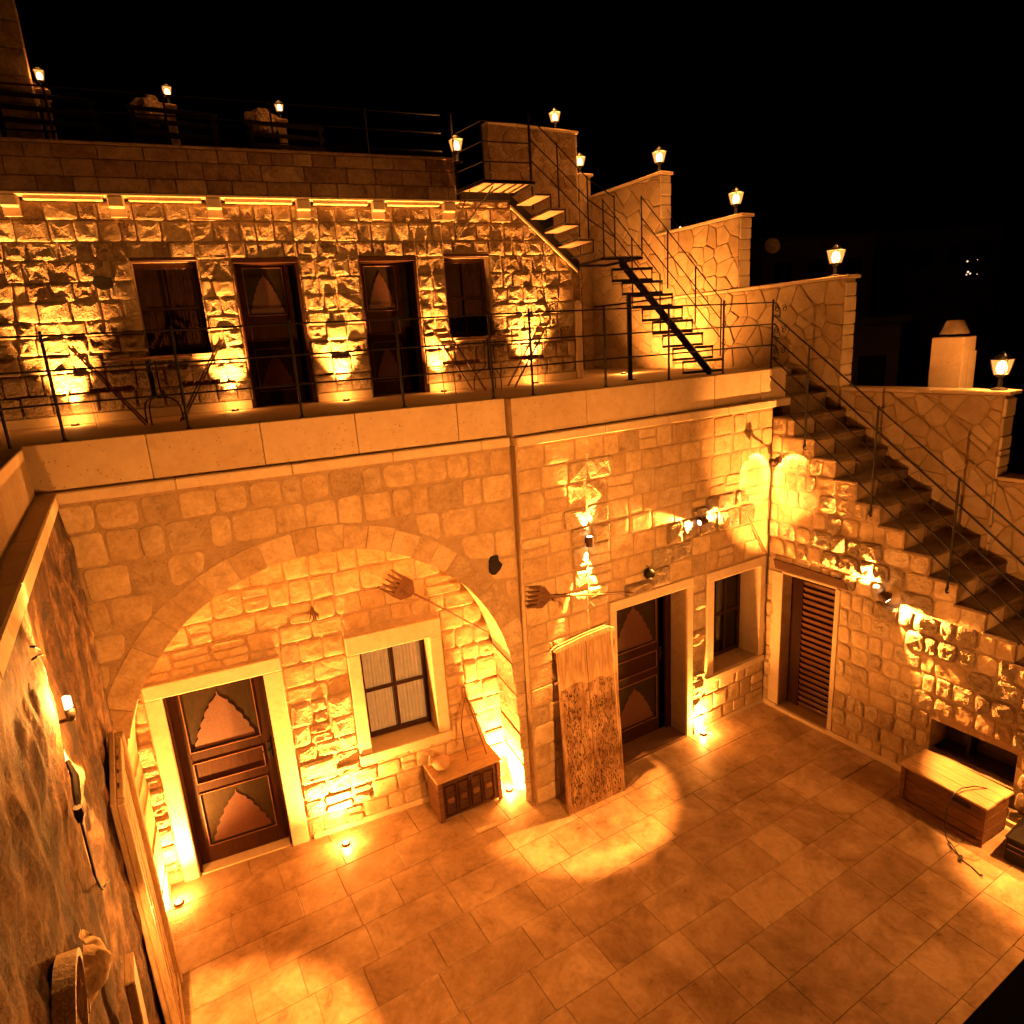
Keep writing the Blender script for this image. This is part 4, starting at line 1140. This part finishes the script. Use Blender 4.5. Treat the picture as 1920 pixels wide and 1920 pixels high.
# ================================================================ COURTYARD OBJECTS
def plan_frame(p0, p1, z=0):
    p0, p1 = Vector(p0), Vector(p1); return frame((p0.x, p0.y, z), atan2(p1.y - p0.y, p1.x - p0.x))
def chest(M, w, d, h, label, fmat, tmat, carved=True, lidz=.03, seed=1):
    c = empty('chest', M, label, 'chest'); r = random.Random(seed)
    n = 4; z = .03
    MB().box(.02, w - .02, .02, d - .02, .02, h - lidz - .004).build('carcass', M_VOID, c)
    for i in range(3):
        a = .02 + (h - lidz - .025) * i / 3; b = .02 + (h - lidz - .025) * (i + 1) / 3
        MB().box(.0, w, 0, .022, a + .0015, b - .0015, .005).build('front_plank', fmat, c)
        MB().box(.0, .022, .024, d, a + .0015, b - .0015, .005).build('side_plank', M_CHEST, c)
        MB().box(w - .022, w, .024, d, a + .0015, b - .0015, .005).build('side_plank', M_CHEST, c)
    for a, b in ((-.012, .045), (w - .045, w + .012)):
        MB().box(a, b, -.014, -.001, 0, h - lidz - .006, .004).build('corner_post', M_CHEST, c)
    nl = 3
    for i in range(nl):
        a = -.03 + (d + .05) * i / nl; b = -.03 + (d + .05) * (i + 1) / nl
        MB().box(-.02 - r.uniform(0, .008), w + .02 + r.uniform(0, .01), a + .002, b - .002, h - lidz, h + r.uniform(-.002, .002), .005).build('lid_plank', tmat, c)
    if carved:
        for i in range(4):
            x = .07 + (w - .14) * i / 4; ww = (w - .14) / 4 - .02
            bead(x, x + ww, .06, h - .10, -.001, .016, .012).build('carved_panel', M_DOOR, c)
            P = [(x + ww / 2 + .3 * ww * cos(t * pi / 4), (h - .04) / 2 + .3 * ww * sin(t * pi / 4) * (1.25 if t % 2 else .8)) for t in range(8)]
            MB().prism(P, -.014, -.001).build('rosette', M_MOTIF if i in (1,) else M_CHEST, c)
        MB().box(w / 2 - .03, w / 2 + .03, -.02, -.001, h - .12, h - .05, .004).build('lock_plate', M_RUST, c)
    return c
M_PAINT = wood_mat('smoke_dark_painted_wood', (.02, .009, .005), (.08, .034, .018), (3, 12, 12), .4, .004)
HCH = .57
p0, p1 = Vector((-5.16, .40, 0)), Vector((-4.25, .37, 0))
Mc1 = plan_frame(p0, p1); w1_ = (p1 - p0).xy.length
chest(Mc1, w1_ - .10, .39, HCH, 'dark carved wooden chest under the arch with a clay pot on its lid', M_PAINT, M_CHTOP, True, seed=3)
q0, q1 = Vector((-.52, -2.37, 0)), Vector((-.56, -3.27, 0))
Mc2 = plan_frame(q0, q1)
c2 = chest(Mc2, (q1 - q0).xy.length - .02, .46, .50, 'rough plank chest with a pale lid below the niche in the stair wall', M_CHEST, M_CHTOP, False, seed=6)
MB().box(.55, .74, -.006, -.001, .37, .42, .002).build('handle_hole', M_VOID, c2)
MB().box(-.03, .86, -.03, -.016, .0, .07, .004).build('base_board', M_CHEST, c2)
# pot lying on the chest
pot = empty('clay_pot', Mc1 @ Matrix.Translation((.12, .20, HCH + .105)) @ Matrix.Rotation(radians(-20), 4, 'Z') @ Matrix.Rotation(radians(-72), 4, 'Y'), 'small pale clay pot lying tipped over on the carved chest', 'pot')
MB().lathe([(0, -.12), (.05, -.118), (.09, -.09), (.107, -.04), (.10, .02), (.075, .06), (.05, .085), (.048, .10), (.06, .125), (.055, .128), (.04, .105), (.038, .06), (0, .05)], 20).build('body', M_CLAY, pot, None, True)
MB().tube([(.048, 0, .10), (.085, 0, .095), (.11, 0, .05), (.10, 0, .01)], .010, 6).build('handle', M_CLAY, pot)
# wooden yoke / tongs
tg = empty('yoke_prongs', None, 'thin forked wooden prongs standing on the carved chest and leaning on the wall', 'prongs')
b0 = Mc1 @ Vector((.47, .16, HCH + .008)); b1 = Mc1 @ Vector((.72, .15, HCH + .008)); ax_, az_ = onp(FL, 872, 1303, .56); ap = FL @ Vector((ax_, .55, az_))
tp = ap + Vector((-.01, .01, .11))
m1 = lerp(ap, b0, .45) + Vector((-.07, 0, .02)); m0 = lerp(ap, b0, .2) + Vector((-.045, 0, .0))
MB().tube([ap, m0, m1, lerp(ap, b0, .75) + Vector((-.04, 0, 0)), b0], [.011, .009, .008, .007, .006], 6).build('prong', M_FORK, tg)
MB().tube([ap, lerp(ap, b1, .5) + Vector((.0, 0, .015)), b1], [.011, .009, .007], 6).build('prong', M_FORK, tg)
MB().tube([ap, lerp(ap, b1, .3) + Vector((.03, 0, .02)), lerp(ap, b1, .48) + Vector((.02, 0, .01))], [.007, .006, .004], 6).build('twig', M_FORK, tg)
MB().tube([ap + Vector((0, 0, -.02)), lerp(ap, tp, .5), tp], [.020, .016, .022], 7).build('joint', M_FORK, tg)

def wooden_fork(M, L, hw, hl, label, tines=5, handle_r=.012):
    "lies in local x,z: tines to -x, handle to +x"
    f = empty('wooden_fork', M, label, 'fork', 'wooden threshing forks on the walls')
    P = [(-hl * .45, -hw * .5), (-.02, -hw * .48), (.07, -.03), (.07, .03), (-.02, hw * .48), (-hl * .45, hw * .5)]
    o = MB().prism(P, -.014, .012).build('blade', M_FORK, f); auto_normals(o)
    for i in range(tines):
        z = -hw * .5 + hw * (i + .5) / tines; w = hw / tines * .36
        o = MB().prism([(-hl, z * 1.12 - w * .3), (-hl * .43, z - w), (-hl * .43, z + w), (-hl, z * 1.12 + w * .3)], -.012, .010).build('tine', M_FORK, f); auto_normals(o)
    MB().tube([(.05, 0, 0), (L * .5, -.008, .006), (L, 0, 0)], [handle_r * 1.3, handle_r, handle_r * .8], 7).build('handle', M_FORK, f)
    for z in (-hw * .2, 0, hw * .2): MB().tube([(-hl * .3, -.018, z), (-.02, -.018, z)], .005, 5).build('lashing', M_RUST, f)
    return f
h0 = onp(FL, 765, 1108, .55); h1 = onp(FL, 915, 1186, .55)
a_ = atan2(h1[1] - h0[1], h1[0] - h0[0])
wooden_fork(FL @ Matrix.Translation((h0[0], .55, h0[1])) @ Matrix.Rotation(-a_, 4, 'Y'), hypot(h1[0] - h0[0], h1[1] - h0[1]), .27, .30, 'broad wooden fork hanging aslant on the wall under the big arch')
h0 = onp(FF, 1022, 1120, -.09); h1 = onp(FF, 1188, 1112, -.09)
a_ = atan2(h1[1] - h0[1], h1[0] - h0[0])
wf = wooden_fork(FF @ Matrix.Translation((h0[0], -.085, h0[1])) @ Matrix.Rotation(-a_, 4, 'Y'), hypot(h1[0] - h0[0], h1[1] - h0[1]), .25, .22, 'wooden fork hung level on the pier beside the arch, under the wall light')
hn = empty('curved_horn', FF @ Matrix.Translation((onp(FF, 1038, 1128, -.06)[0], -.07, onp(FF, 1038, 1128, -.06)[1])), 'small pale curved horn hanging just below the level wooden fork', 'horn')
MB().tube([(0, 0, .02), (.05, 0, .025), (.09, 0, -.01), (.105, -.01, -.07), (.10, -.015, -.12)], [.028, .026, .021, .013, .004], 8).build('horn', M_CLAY, hn, None, True)

# threshing board leaning on the plain facade
bd = empty('threshing_board', None, 'tall worn studded threshing board leaning on the wall left of the plain door', 'board')
bl, br = onz(1066, 1530, 0), onz(1172, 1481, 0)
BM = plan_frame(bl, br); BWd = (br - bl).xy.length
ht = 2.10; tilt = atan2(.27, ht)
bd.matrix_local = BM @ Matrix.Rotation(-tilt, 4, 'X') @ Matrix.Rotation(.045, 4, 'Y')
hwid = BWd / 2
o = MB().prism([(0.01, 0), (hwid - .004, 0), (hwid - .006, ht - .02), (.03, ht - .075)], 0, .045).build('plank', M_BOARD, bd); auto_normals(o)
o = MB().prism([(hwid + .003, 0), (BWd - .03, 0), (BWd - .055, ht + .02), (hwid + .004, ht - .015)], 0, .045).build('plank', M_BOARD, bd); auto_normals(o)
o = MB().prism([(-.01, ht - .085), (hwid, ht - .022), (BWd - .07, ht + .015), (BWd - .02, ht + .0), (BWd - .01, ht + .04), (BWd - .10, ht + .075), (hwid, ht + .04), (.02, ht - .03), (-.04, ht - .06)], -.03, .06).build('curled_head', M_PALE, bd); auto_normals(o)
for x0 in (0.0, BWd - .035): MB().box(x0, x0 + .03, -.012, -.001, .0, ht * .98 - .06, .004).build('edge_batten', M_BOARD, bd)
fm = MB(); rb = random.Random(17)
fm2 = MB()
for i in range(1500):
    x = rb.uniform(.05, BWd - .06); z = rb.uniform(.05, ht * .74)
    d = noise.noise(Vector((x * 4, z * 3, 5)))
    if d < -.2 and rb.random() < .7: continue
    L = rb.uniform(.018, .045); w = rb.uniform(.002, .0045)
    (fm if rb.random() < .62 else fm2).add([(x - w, -.001, z - L / 2), (x + w, -.001, z - L / 2), (x + w, -.001, z + L / 2), (x - w, -.001, z + L / 2), (x, -.012, z - L * .2), (x, -.010, z + L * .25)],
           [(0, 1, 4), (3, 5, 2), (0, 4, 5, 3), (1, 2, 5, 4)])
fs = fm.build('flint_chips', M_FLINT, bd); fs['kind'] = 'stuff'
fs = fm2.build('pale_chips', M_CLAY, bd); fs['kind'] = 'stuff'

# small wall things
x, z = onp(FF, 1217, 1075, -.07)
bb = empty('dark_bell', FF @ Matrix.Translation((x, -.075, z)), 'small black round bell hanging over the plain door', 'bell')
MB().lathe([(0, -.07), (.05, -.06), (.068, -.02), (.062, .03), (.03, .06), (.0, .065)], 14).build('bell_body', M_IRON, bb, None, True)
MB().tube([(0, 0, .06), (0, .03, .085), (0, .072, .085)], .006, 5).build('bell_hook', M_IRON, bb)
x, z = onp(FL, 928, 1060, -.02)
rh = random.Random(2); P = [(x + .075 * cos(t * pi / 6) * rh.uniform(.7, 1.2), z + .125 * sin(t * pi / 6) * rh.uniform(.75, 1.1)) for t in range(12)]
o = MB().prism(P, -.030, .01).build('hole_shade_patch', M_VOID, aw); auto_normals(o)  # raised dark patch, the hole's shade is put into its colour
x, z = onp(FU, 195, 530, -.03); P = [(x + .11 * cos(t * pi / 5) * rh.uniform(.7, 1.2), z + .085 * sin(t * pi / 5) * rh.uniform(.75, 1.1)) for t in range(10)]
o = MB().prism(P, -.075, .01).build('hole_shade_patch', M_VOID, uw); auto_normals(o)  # dark patch again, its colour stands for shade inside a hole
x, z = onp(FL, 586, 1150, .58)
fw_ = empty('dried_bouquet', FL @ Matrix.Translation((x, .585, z)), 'little dried herb bunch hanging upside down under the arch', 'bouquet')
for i in range(16):
    a = rh.uniform(-.5, .5); L = rh.uniform(.10, .17)
    MB().tube([(0, 0, .09), (a * .05, -.01, .03), (a * .13, -.02 - rh.uniform(0, .03), .09 - L)], [.003, .005, .007], 4).build('stem', M_BRANCH, fw_)
MB().tube([(0, .03, .12), (0, 0, .09)], .003, 4).build('string', M_BRANCH, fw_)
sx0, sz0 = onp(FF, 1397, 957, -.04); sx1, sz1 = onp(FF, 1437, 1037, -.06)
tag(MB().tube([(sx0, -.04, sz0), ((sx0 + sx1) / 2, -.06, (sz0 + sz1) / 2 - .01), (sx1, -.06, sz1)], [.004, .009, .013], 6).build('wooden_peg', M_FORK), 'slender dark stick slanting on the wall above the narrow window', 'stick')
cbp = [(-.05, -.05, 3.69), (-.03, -.035, 3.3), (-.035, -.04, 2.9), (-.03, -.035, 2.4), (-.04, -.03, 1.9)]
tag(MB().tube(cbp, .008, 5).build('corner_cable', M_WIRE), 'thin dark cable running down the corner from the twin floodlight', 'cable')

# cord over the plank chest
cz_ = .506
pts = [onz(1850, 1478, cz_), onz(1828, 1474, cz_ + .02), onz(1803, 1478, cz_ + .02), onz(1787, 1490, cz_ + .0), onz(1776, 1515, .38), onz(1771, 1545, .22), onz(1774, 1570, .06), onz(1783, 1588, .008), onz(1795, 1602, .008), onz(1806, 1614, .008), onz(1822, 1626, .008), onz(1838, 1641, .008)]
cd_ = empty('leather_cord', None, 'thin dark cord trailing over the plank chest down to the floor', 'cord')
MB().tube(pts, .006, 5).build('cord', M_WIRE, cd_)
p = onz(1800, 1610, .012); MB().box(-.05, .05, -.015, .015, -.008, .014, .004).build('clasp', M_WIRE, cd_, Matrix.Translation(p) @ Matrix.Rotation(.3, 4, 'Z'))
MB().tube([onz(1783, 1590, .008), onz(1777, 1583, .008), onz(1779, 1576, .01), onz(1790, 1590, .008), onz(1799, 1606, .008)], .004, 5).build('loop', M_WIRE, cd_)
p = onz(1840, 1642, .012); MB().lathe([(0, 0), (.014, .004), (.012, .014), (0, .018)], 8).build('bead', M_WIRE, cd_, Matrix.Translation(p))
bx = empty('dark_box', Matrix.Translation((-.33, -3.66, 0)) @ Matrix.Rotation(.06, 4, 'Z'), 'small black case with pale edges on the floor past the plank chest', 'box')
MB().box(-.2, .3, -.26, .22, 0, .26, .006).build('body', M_VOID, bx)
MB().box(-.21, .30, -.27, .23, .262, .285, .004).build('lid', M_IRON, bx)
MB().box(-.215, -.21, -.24, .2, .20, .212, .001).box(-.215, -.21, -.24, .2, .14, .148, .001).build('edge_strip', M_DISH, bx)
tag(MB().box(-.16, .16, -.17, .17, 0, .17, .015).build('stone_block', M_BLOCK, None, Matrix.Translation((-.62, -3.98, 0))), 'pale cut stone block at the right picture edge', 'block')

# ---------------- left wall objects (FLW local: x away from the viewer, y<0 out of the wall)
def LWp(px, py, d=-.08):
    x, z = onp(FLW, px, py, d); return Vector((x, d, z))
ct_, cm_, hk_ = LWp(137, 1430), LWp(147, 1520), LWp(178, 1640)
hc = empty('hook_and_chain', FLW, 'black iron hook on a long rod hanging on the rock-cut wall', 'hook')
MB().tube([ct_ + Vector((0, .02, .02)), lerp(ct_, cm_, .3), lerp(ct_, cm_, .7), cm_], [.010, .018, .018, .012], 7).build('rasp', M_IRON, hc)
MB().tube([cm_ + Vector((0, 0, .02)), cm_ + Vector((.01, 0, -.03)), cm_ + Vector((-.02, 0, -.05))], [.02, .025, .012], 7).build('knot', M_IRON, hc)
e2 = LWp(205, 1650); mid = LWp(192, 1664)
MB().tube([cm_, lerp(cm_, hk_, .5) + Vector((0, 0, .01)), hk_, lerp(hk_, mid, .6) + Vector((-.01, 0, -.015)), mid + Vector((.0, 0, -.01)), e2], .007, 6).build('hook', M_IRON, hc)
gk = empty('wire_ornament', FLW, 'small pair of dark bent wires on the rock-cut wall near the top', 'ornament')
for a, b, c in (((55, 1212), (66, 1212), (75, 1218)), ((60, 1237), (68, 1231), (80, 1227))):
    MB().tube([LWp(*a, -.05), LWp(*b, -.07), LWp(*c, -.05)], .006, 5).build('wire', M_IRON, gk)
# moulded door panel leaning flat on the wall
pn = empty('moulded_panel', FLW, 'tall pale wooden panel with moulded ribs leaning on the rock-cut wall beside the arch', 'panel')
X0, X1 = -1.15, -.06
MB().box(X0, X1, -.085, -.05, .01, 2.62, .005).build('board', M_PALE, pn)
for a, b, dpt in ((X0, X0 + .10, .135), (X1 - .10, X1, .15), (X0 + .22, X0 + .30, .115), (X0 + .42, X0 + .50, .115), (X0 + .62, X0 + .70, .115), (X0 + .80, X0 + .86, .115)):
    MB().box(a, b, -dpt, -.086, .03, 2.60, .008).build('rib', M_PALE, pn)
MB().box(X0 + .11, X1 - .11, -.13, -.087, 2.48, 2.60, .006).build('rail', M_PALE, pn)
MB().box(X0 + .11, X1 - .11, -.13, -.087, .03, .20, .006).build('rail', M_PALE, pn)
pi_ = empty('stone_pier', FLW, 'bright cream stone pier just behind the moulded panel at the side wall', 'pier')
z = 0.; k = 0
while z < 2.2:
    h = .31 if k % 2 else .37
    MB().box(-.03, .16, -.13, .02, z + .004, z + h - .004, .008).build('block', M_TRIM if k % 3 else M_ASH, pi_); z += h; k += 1
# speckled plank, sheepskin, sieve
p = LWp(232, 1790, -.10)
sp_ = MB().box(-.10, .10, -.022, .022, -2.0, .0, .006).build('speckled_plank', M_CHTOP, None, FLW @ Matrix.Translation((p.x - .10, -.12, p.z)) @ Matrix.Rotation(.03, 4, 'X'))
tag(sp_, 'worm-eaten pale plank standing upright between the moulded panel and the round sieve', 'plank')
p = LWp(176, 1808, -.10)
V = []; F = []
for i in range(15):
    for j in range(11):
        u, v = i / 14 - .5, j / 10 - .5; d = max(0, 1 - (u * u + v * v) * 3.4)
        V.append((u * .24 + noise.noise(Vector((u * 6, v * 6, 1))) * .04, -.09 * d + noise.noise(Vector((u * 14, v * 14, 4))) * .025, v * .20 + noise.noise(Vector((u * 6, v * 6, 8))) * .04))
for i in range(14):
    for j in range(10): a = i * 11 + j; F.append((a, a + 11, a + 12, a + 1))
o = mesh('sheepskin', V, F, M_CLOTH, None, FLW @ Matrix.Translation((p.x, -.07, p.z)), True); tag(o, 'crumpled pale sheepskin hanging on the side wall over the round sieve', 'sheepskin')
p = LWp(178, 1905, -.12)
sv = empty('round_sieve', FLW @ Matrix.Translation((p.x, -.07, p.z)) @ Matrix.Rotation(.10, 4, 'X'), 'round wooden sieve with a dark face hanging low on the side wall', 'sieve')
n = 40; V = []; F = []
for k in range(n):
    a = 2 * pi * k / n
    for r, y in ((.23, .05), (.23, -.015), (.205, -.015), (.205, .05)): V.append((r * cos(a), y, r * sin(a)))
for k in range(n):
    l = (k + 1) % n
    for q_ in range(4): F.append((k * 4 + q_, l * 4 + q_, l * 4 + (q_ + 1) % 4, k * 4 + (q_ + 1) % 4))
o = mesh('rim', V, F, M_PALE, sv); auto_normals(o)
mesh('face', [(.206 * cos(2 * pi * k / n), .02, .206 * sin(2 * pi * k / n)) for k in range(n)], [tuple(range(n))], M_VOID, sv)

# dark rail close to the viewer, lower right corner
a, b = onz(1795, 1930, 4.6), onz(1930, 1786, 4.6)
d = (b - a).normalized(); nn = Vector((d.y, -d.x, 0))
a2, b2 = a - d * .6, b + d * .6
if nn.dot(onz(1920, 1920, 4.6) - a) < 0: nn = -nn
V = [a2, b2, b2 + nn * .35, a2 + nn * .35]; V = V + [v - Vector((0, 0, .08)) for v in V]
o = mesh('balcony_ledge', V, [(0, 1, 2, 3), (7, 6, 5, 4), (0, 4, 5, 1), (1, 5, 6, 2), (2, 6, 7, 3), (3, 7, 4, 0)], M_BEAM); tag(o, 'black ledge edge cutting the lower right corner close to the viewer', 'ledge')

# ================================================================ ROOF SEATING AND NIGHT BACKGROUND
V = []; F = []; nx2, nz2 = 70, 40
for i in range(nx2 + 1):
    for j in range(nz2 + 1):
        x = -26 + 30 * i / nx2; z = 5.0 + 9 * j / nz2 * (1 - .25 * i / nx2)
        d = 9 + noise.noise(Vector((x * .55, z * .5, 2))) * .8 + noise.noise(Vector((x * 1.9, z * 1.8, 9))) * .34 + noise.noise(Vector((x * 5, z * 5, 3))) * .10
        over = max(0, z - 9.6) * -.55
        V.append((x, 7.65 + d + over + (max(0, z - 10.9) ** 1.5) * 1.4, z))
for i in range(nx2):
    for j in range(nz2): a = i * (nz2 + 1) + j; F.append((a, a + nz2 + 1, a + nz2 + 2, a + 1))
cl = mesh('rock_cliff', V, F, M_CLIFF, None, None, True); tag(cl, kind='structure')
pil = empty('stone_pillar', (-8.22, 6.55, 0), 'tall dim block pillar at the top left picture edge', 'pillar')
z = 7.42
while z < 10.2: MB().box(-.42, .42, -.25, .25, z + .004, z + .336, .012).build('block', M_DIM, pil); z += .34
for i, (px, py, nm) in enumerate(((80, 158, 'leftmost glowing table lantern against the rock, beside the block pillar'), (318, 186, 'middle glowing table lantern against the rock behind the parapet'), (527, 213, 'glowing table lantern against the rock nearest the iron platform'))):
    x, z = onp(frame((0, 6.35, 0), 0), px, py + 12)
    L = lantern((x, 6.35, z), nm, power=1.6, s=.8, group='lanterns of the roof seating')
    bo = bmesh.new(); bmesh.ops.create_icosphere(bo, subdivisions=3, radius=.19)
    for v in bo.verts: v.co = v.co * (1 + noise.noise(v.co * 4 + Vector((i * 7, 0, 0))) * .9 + noise.noise(v.co * 12) * .4)
    me = bpy.data.meshes.new('rock'); bo.to_mesh(me); bo.free(); me.materials.append(M_CLIFF2)
    ro = bpy.data.objects.new('tuff_rock', me); COL.objects.link(ro); ro.location = (x - .22, 6.80, z + .12); ro.scale = (1.2, .6, 1.0)
    tag(ro, ['jutting tuff rock lit by the leftmost roof lantern', 'jutting tuff rock lit by the middle roof lantern', 'jutting tuff rock lit by the roof lantern nearest the platform'][i], 'rock', 'rocks behind the roof lanterns')
    pp = empty('timber_post', (x, 6.35, 0), ['timber post under the leftmost roof lantern', 'timber post under the middle roof lantern', 'timber post under the roof lantern nearest the platform'][i], 'post', 'posts of the roof seating')
    MB().box(-.055, .055, -.055, .055, 7.42, z - .004, .01).build('shaft', M_PALE, pp)
    MB().box(-.09, .09, -.09, .09, z - .05, z - .003, .006).build('cap', M_PALE, pp)
    be = empty('slatted_bench', (x, 6.1, 7.42), ['slatted bench below the leftmost roof lantern', 'slatted bench below the middle roof lantern', 'slatted bench below the roof lantern nearest the platform'][i], 'bench', 'benches of the roof seating')
    for zz in (z - 7.42 - .18, z - 7.42 - .34, z - 7.42 - .50): MB().box(-.62, .62, 0, .03, zz, zz + .06, .004).build('back_slat', M_VOID, be)
    for k in range(4): MB().box(-.60, .60, -.42 + k * .10, -.34 + k * .10, .42, .445, .003).build('seat_slat', M_VOID, be)
    for sx in (-.55, .55):
        MB().box(sx - .03, sx + .03, -.42, -.37, 0, .42, .004).build('leg', M_VOID, be); MB().box(sx - .03, sx + .03, -.02, .0, 0, z - 7.42 - .12, .004).build('leg', M_VOID, be)

def far_point(px, py, dist):
    r = ray(px, py); return CAMP + r * dist
def far_house(px0, px1, pyt, dist, label, nwin, seed):
    a, b = far_point(px0, pyt, dist), far_point(px1, pyt, dist)
    M = frame((a.x, a.y, 0), atan2(b.y - a.y, b.x - a.x)); W_ = (b - a).xy.length; H = a.z
    h = empty('hillside_house', M, label, 'house', 'dark houses on the far hillside')
    MB().box(0, W_, 0, 6, -.05, H).build('walls', M_HOUSE, h); MB().box(-.2, W_ + .2, -.2, 6.2, H, H + .18).build('roof', M_ROOF, h)
    r = random.Random(seed)
    for i in range(nwin):
        x = W_ * (i + .6) / (nwin + .2)
        wv = MB().box(x - .4, x + .4, -.02, .03, H - 2.1, H - .9).build('window', M_VOID, h)
        MB().box(x - .46, x + .46, -.05, -.021, H - 2.2, H - 2.1).build('sill', M_HOUSE, wv)
    return h, M, W_, H
far_house(1430, 1640, 455, 30, 'flat-roofed dark house right of the broad boundary wall top', 3, 1)
far_house(1600, 1880, 440, 38, 'longer dark house behind the tiny lights at the right', 5, 2)
far_house(1590, 1690, 610, 19, 'lower dark outbuilding just right of the broad wall end', 1, 3)
tl = empty('far_light_string', None, 'tiny cluster of distant lights in the dark right of the lantern', 'lights')
for px, py, r in ((1814, 490, .05), (1815, 510, .06), (1819, 513, .05), (1812, 515, .04), (1832, 514, .025), (1833, 487, .02)):
    p = far_point(px, py, 34); MB().lathe([(0, -r), (r, 0), (0, r)], 8).build('light', M_FARLT, tl, Matrix.Translation(p))
di = empty('satellite_dish', Matrix.Translation(far_point(1447, 462, 17)) @ (-FW).to_track_quat('Z', 'Y').to_matrix().to_4x4(), 'dim round satellite dish in the dark beyond the boundary wall', 'satellite dish')
MB().lathe([(.20, .05), (.14, .02), (0, 0)], 24).build('dish', M_DISH, di, None, True)
MB().tube([(0, 0, 0), (.02, -.1, .16)], .006, 4).build('arm', M_IRON, di)
pz = far_point(1447, 462, 17); MB().tube([(pz.x, pz.y, -.05), (pz.x, pz.y, pz.z)], .03, 6).build('mast', M_IRON, di, di.matrix_local.inverted())
gl_ = empty('guy_light', None, 'tiny bulb and thin wire beside the highest flagstone wall', 'bulb')
A1 = Vector(T(FW_, (-3.30, .1, 7.55))); A2 = Vector(T(FW_, (-3.0, .1, 7.19)))
MB().tube([A1, A2], .004, 4).build('wire', M_WIRE, gl_)
MB().lathe([(0, -.02), (.02, 0), (0, .02)], 8).build('small_bulb', M_BULBD, gl_, Matrix.Translation(A2 + Vector((.0, -.03, .0))))

# spot lamps added outside the frame for courtyard fill, dressed as bulbs
for loc, lb, pw, am in (((-4.6, -6.3, 3.5), 'added fill lamp under the viewer balcony', 380, (-.05, .9, -.12)), ((.0 - .1, -5.6, 3.3), 'added fill lamp on the stair wall past the picture edge', 70, (-.7, .7, -.4))):
    q = empty('bare_bulb', Vector(loc), lb, 'bulb')
    MB().lathe([(0, .02), (.025, .03), (.028, .06), (0, .08)], 12).build('holder', M_RUST, q, None, True)
    MB().lathe([(0, -.07), (.03, -.045), (.03, 0), (.015, .02), (0, .02)], 12).build('glass', M_BULB, q, None, True)
    lamp('bulb_light', 'SPOT', (0, 0, -.11), pw, q, aim=am, angle=78 if am[1] > .8 else 125, blend=1. if am[1] > .8 else .8, size=.04)
fd = empty('added_fill_flood', Vector((-7.75, -5.6, 1.7)), 'added fill light on the side wall below the viewer, aimed across the courtyard', 'floodlight')  # unseen fill light added to brighten the boundary walls
MB().box(-.08, .08, -.12, .12, -.09, .09, .01).build('housing', M_IRON, fd)
MB().box(.081, .084, -.10, .10, -.07, .07).build('lens', M_LED, fd)
lamp('flood_beam', 'SPOT', (.10, 0, 0), 300, fd, aim=(1, .60, .36), angle=52, blend=.7, size=.06)
bw = MB().box(-8.0, .0, -7.2, -7.0, -.03, 5.2).build('rear_wall', M_ASH); tag(bw, 'plain rear wall of the courtyard behind the viewer', 'wall')
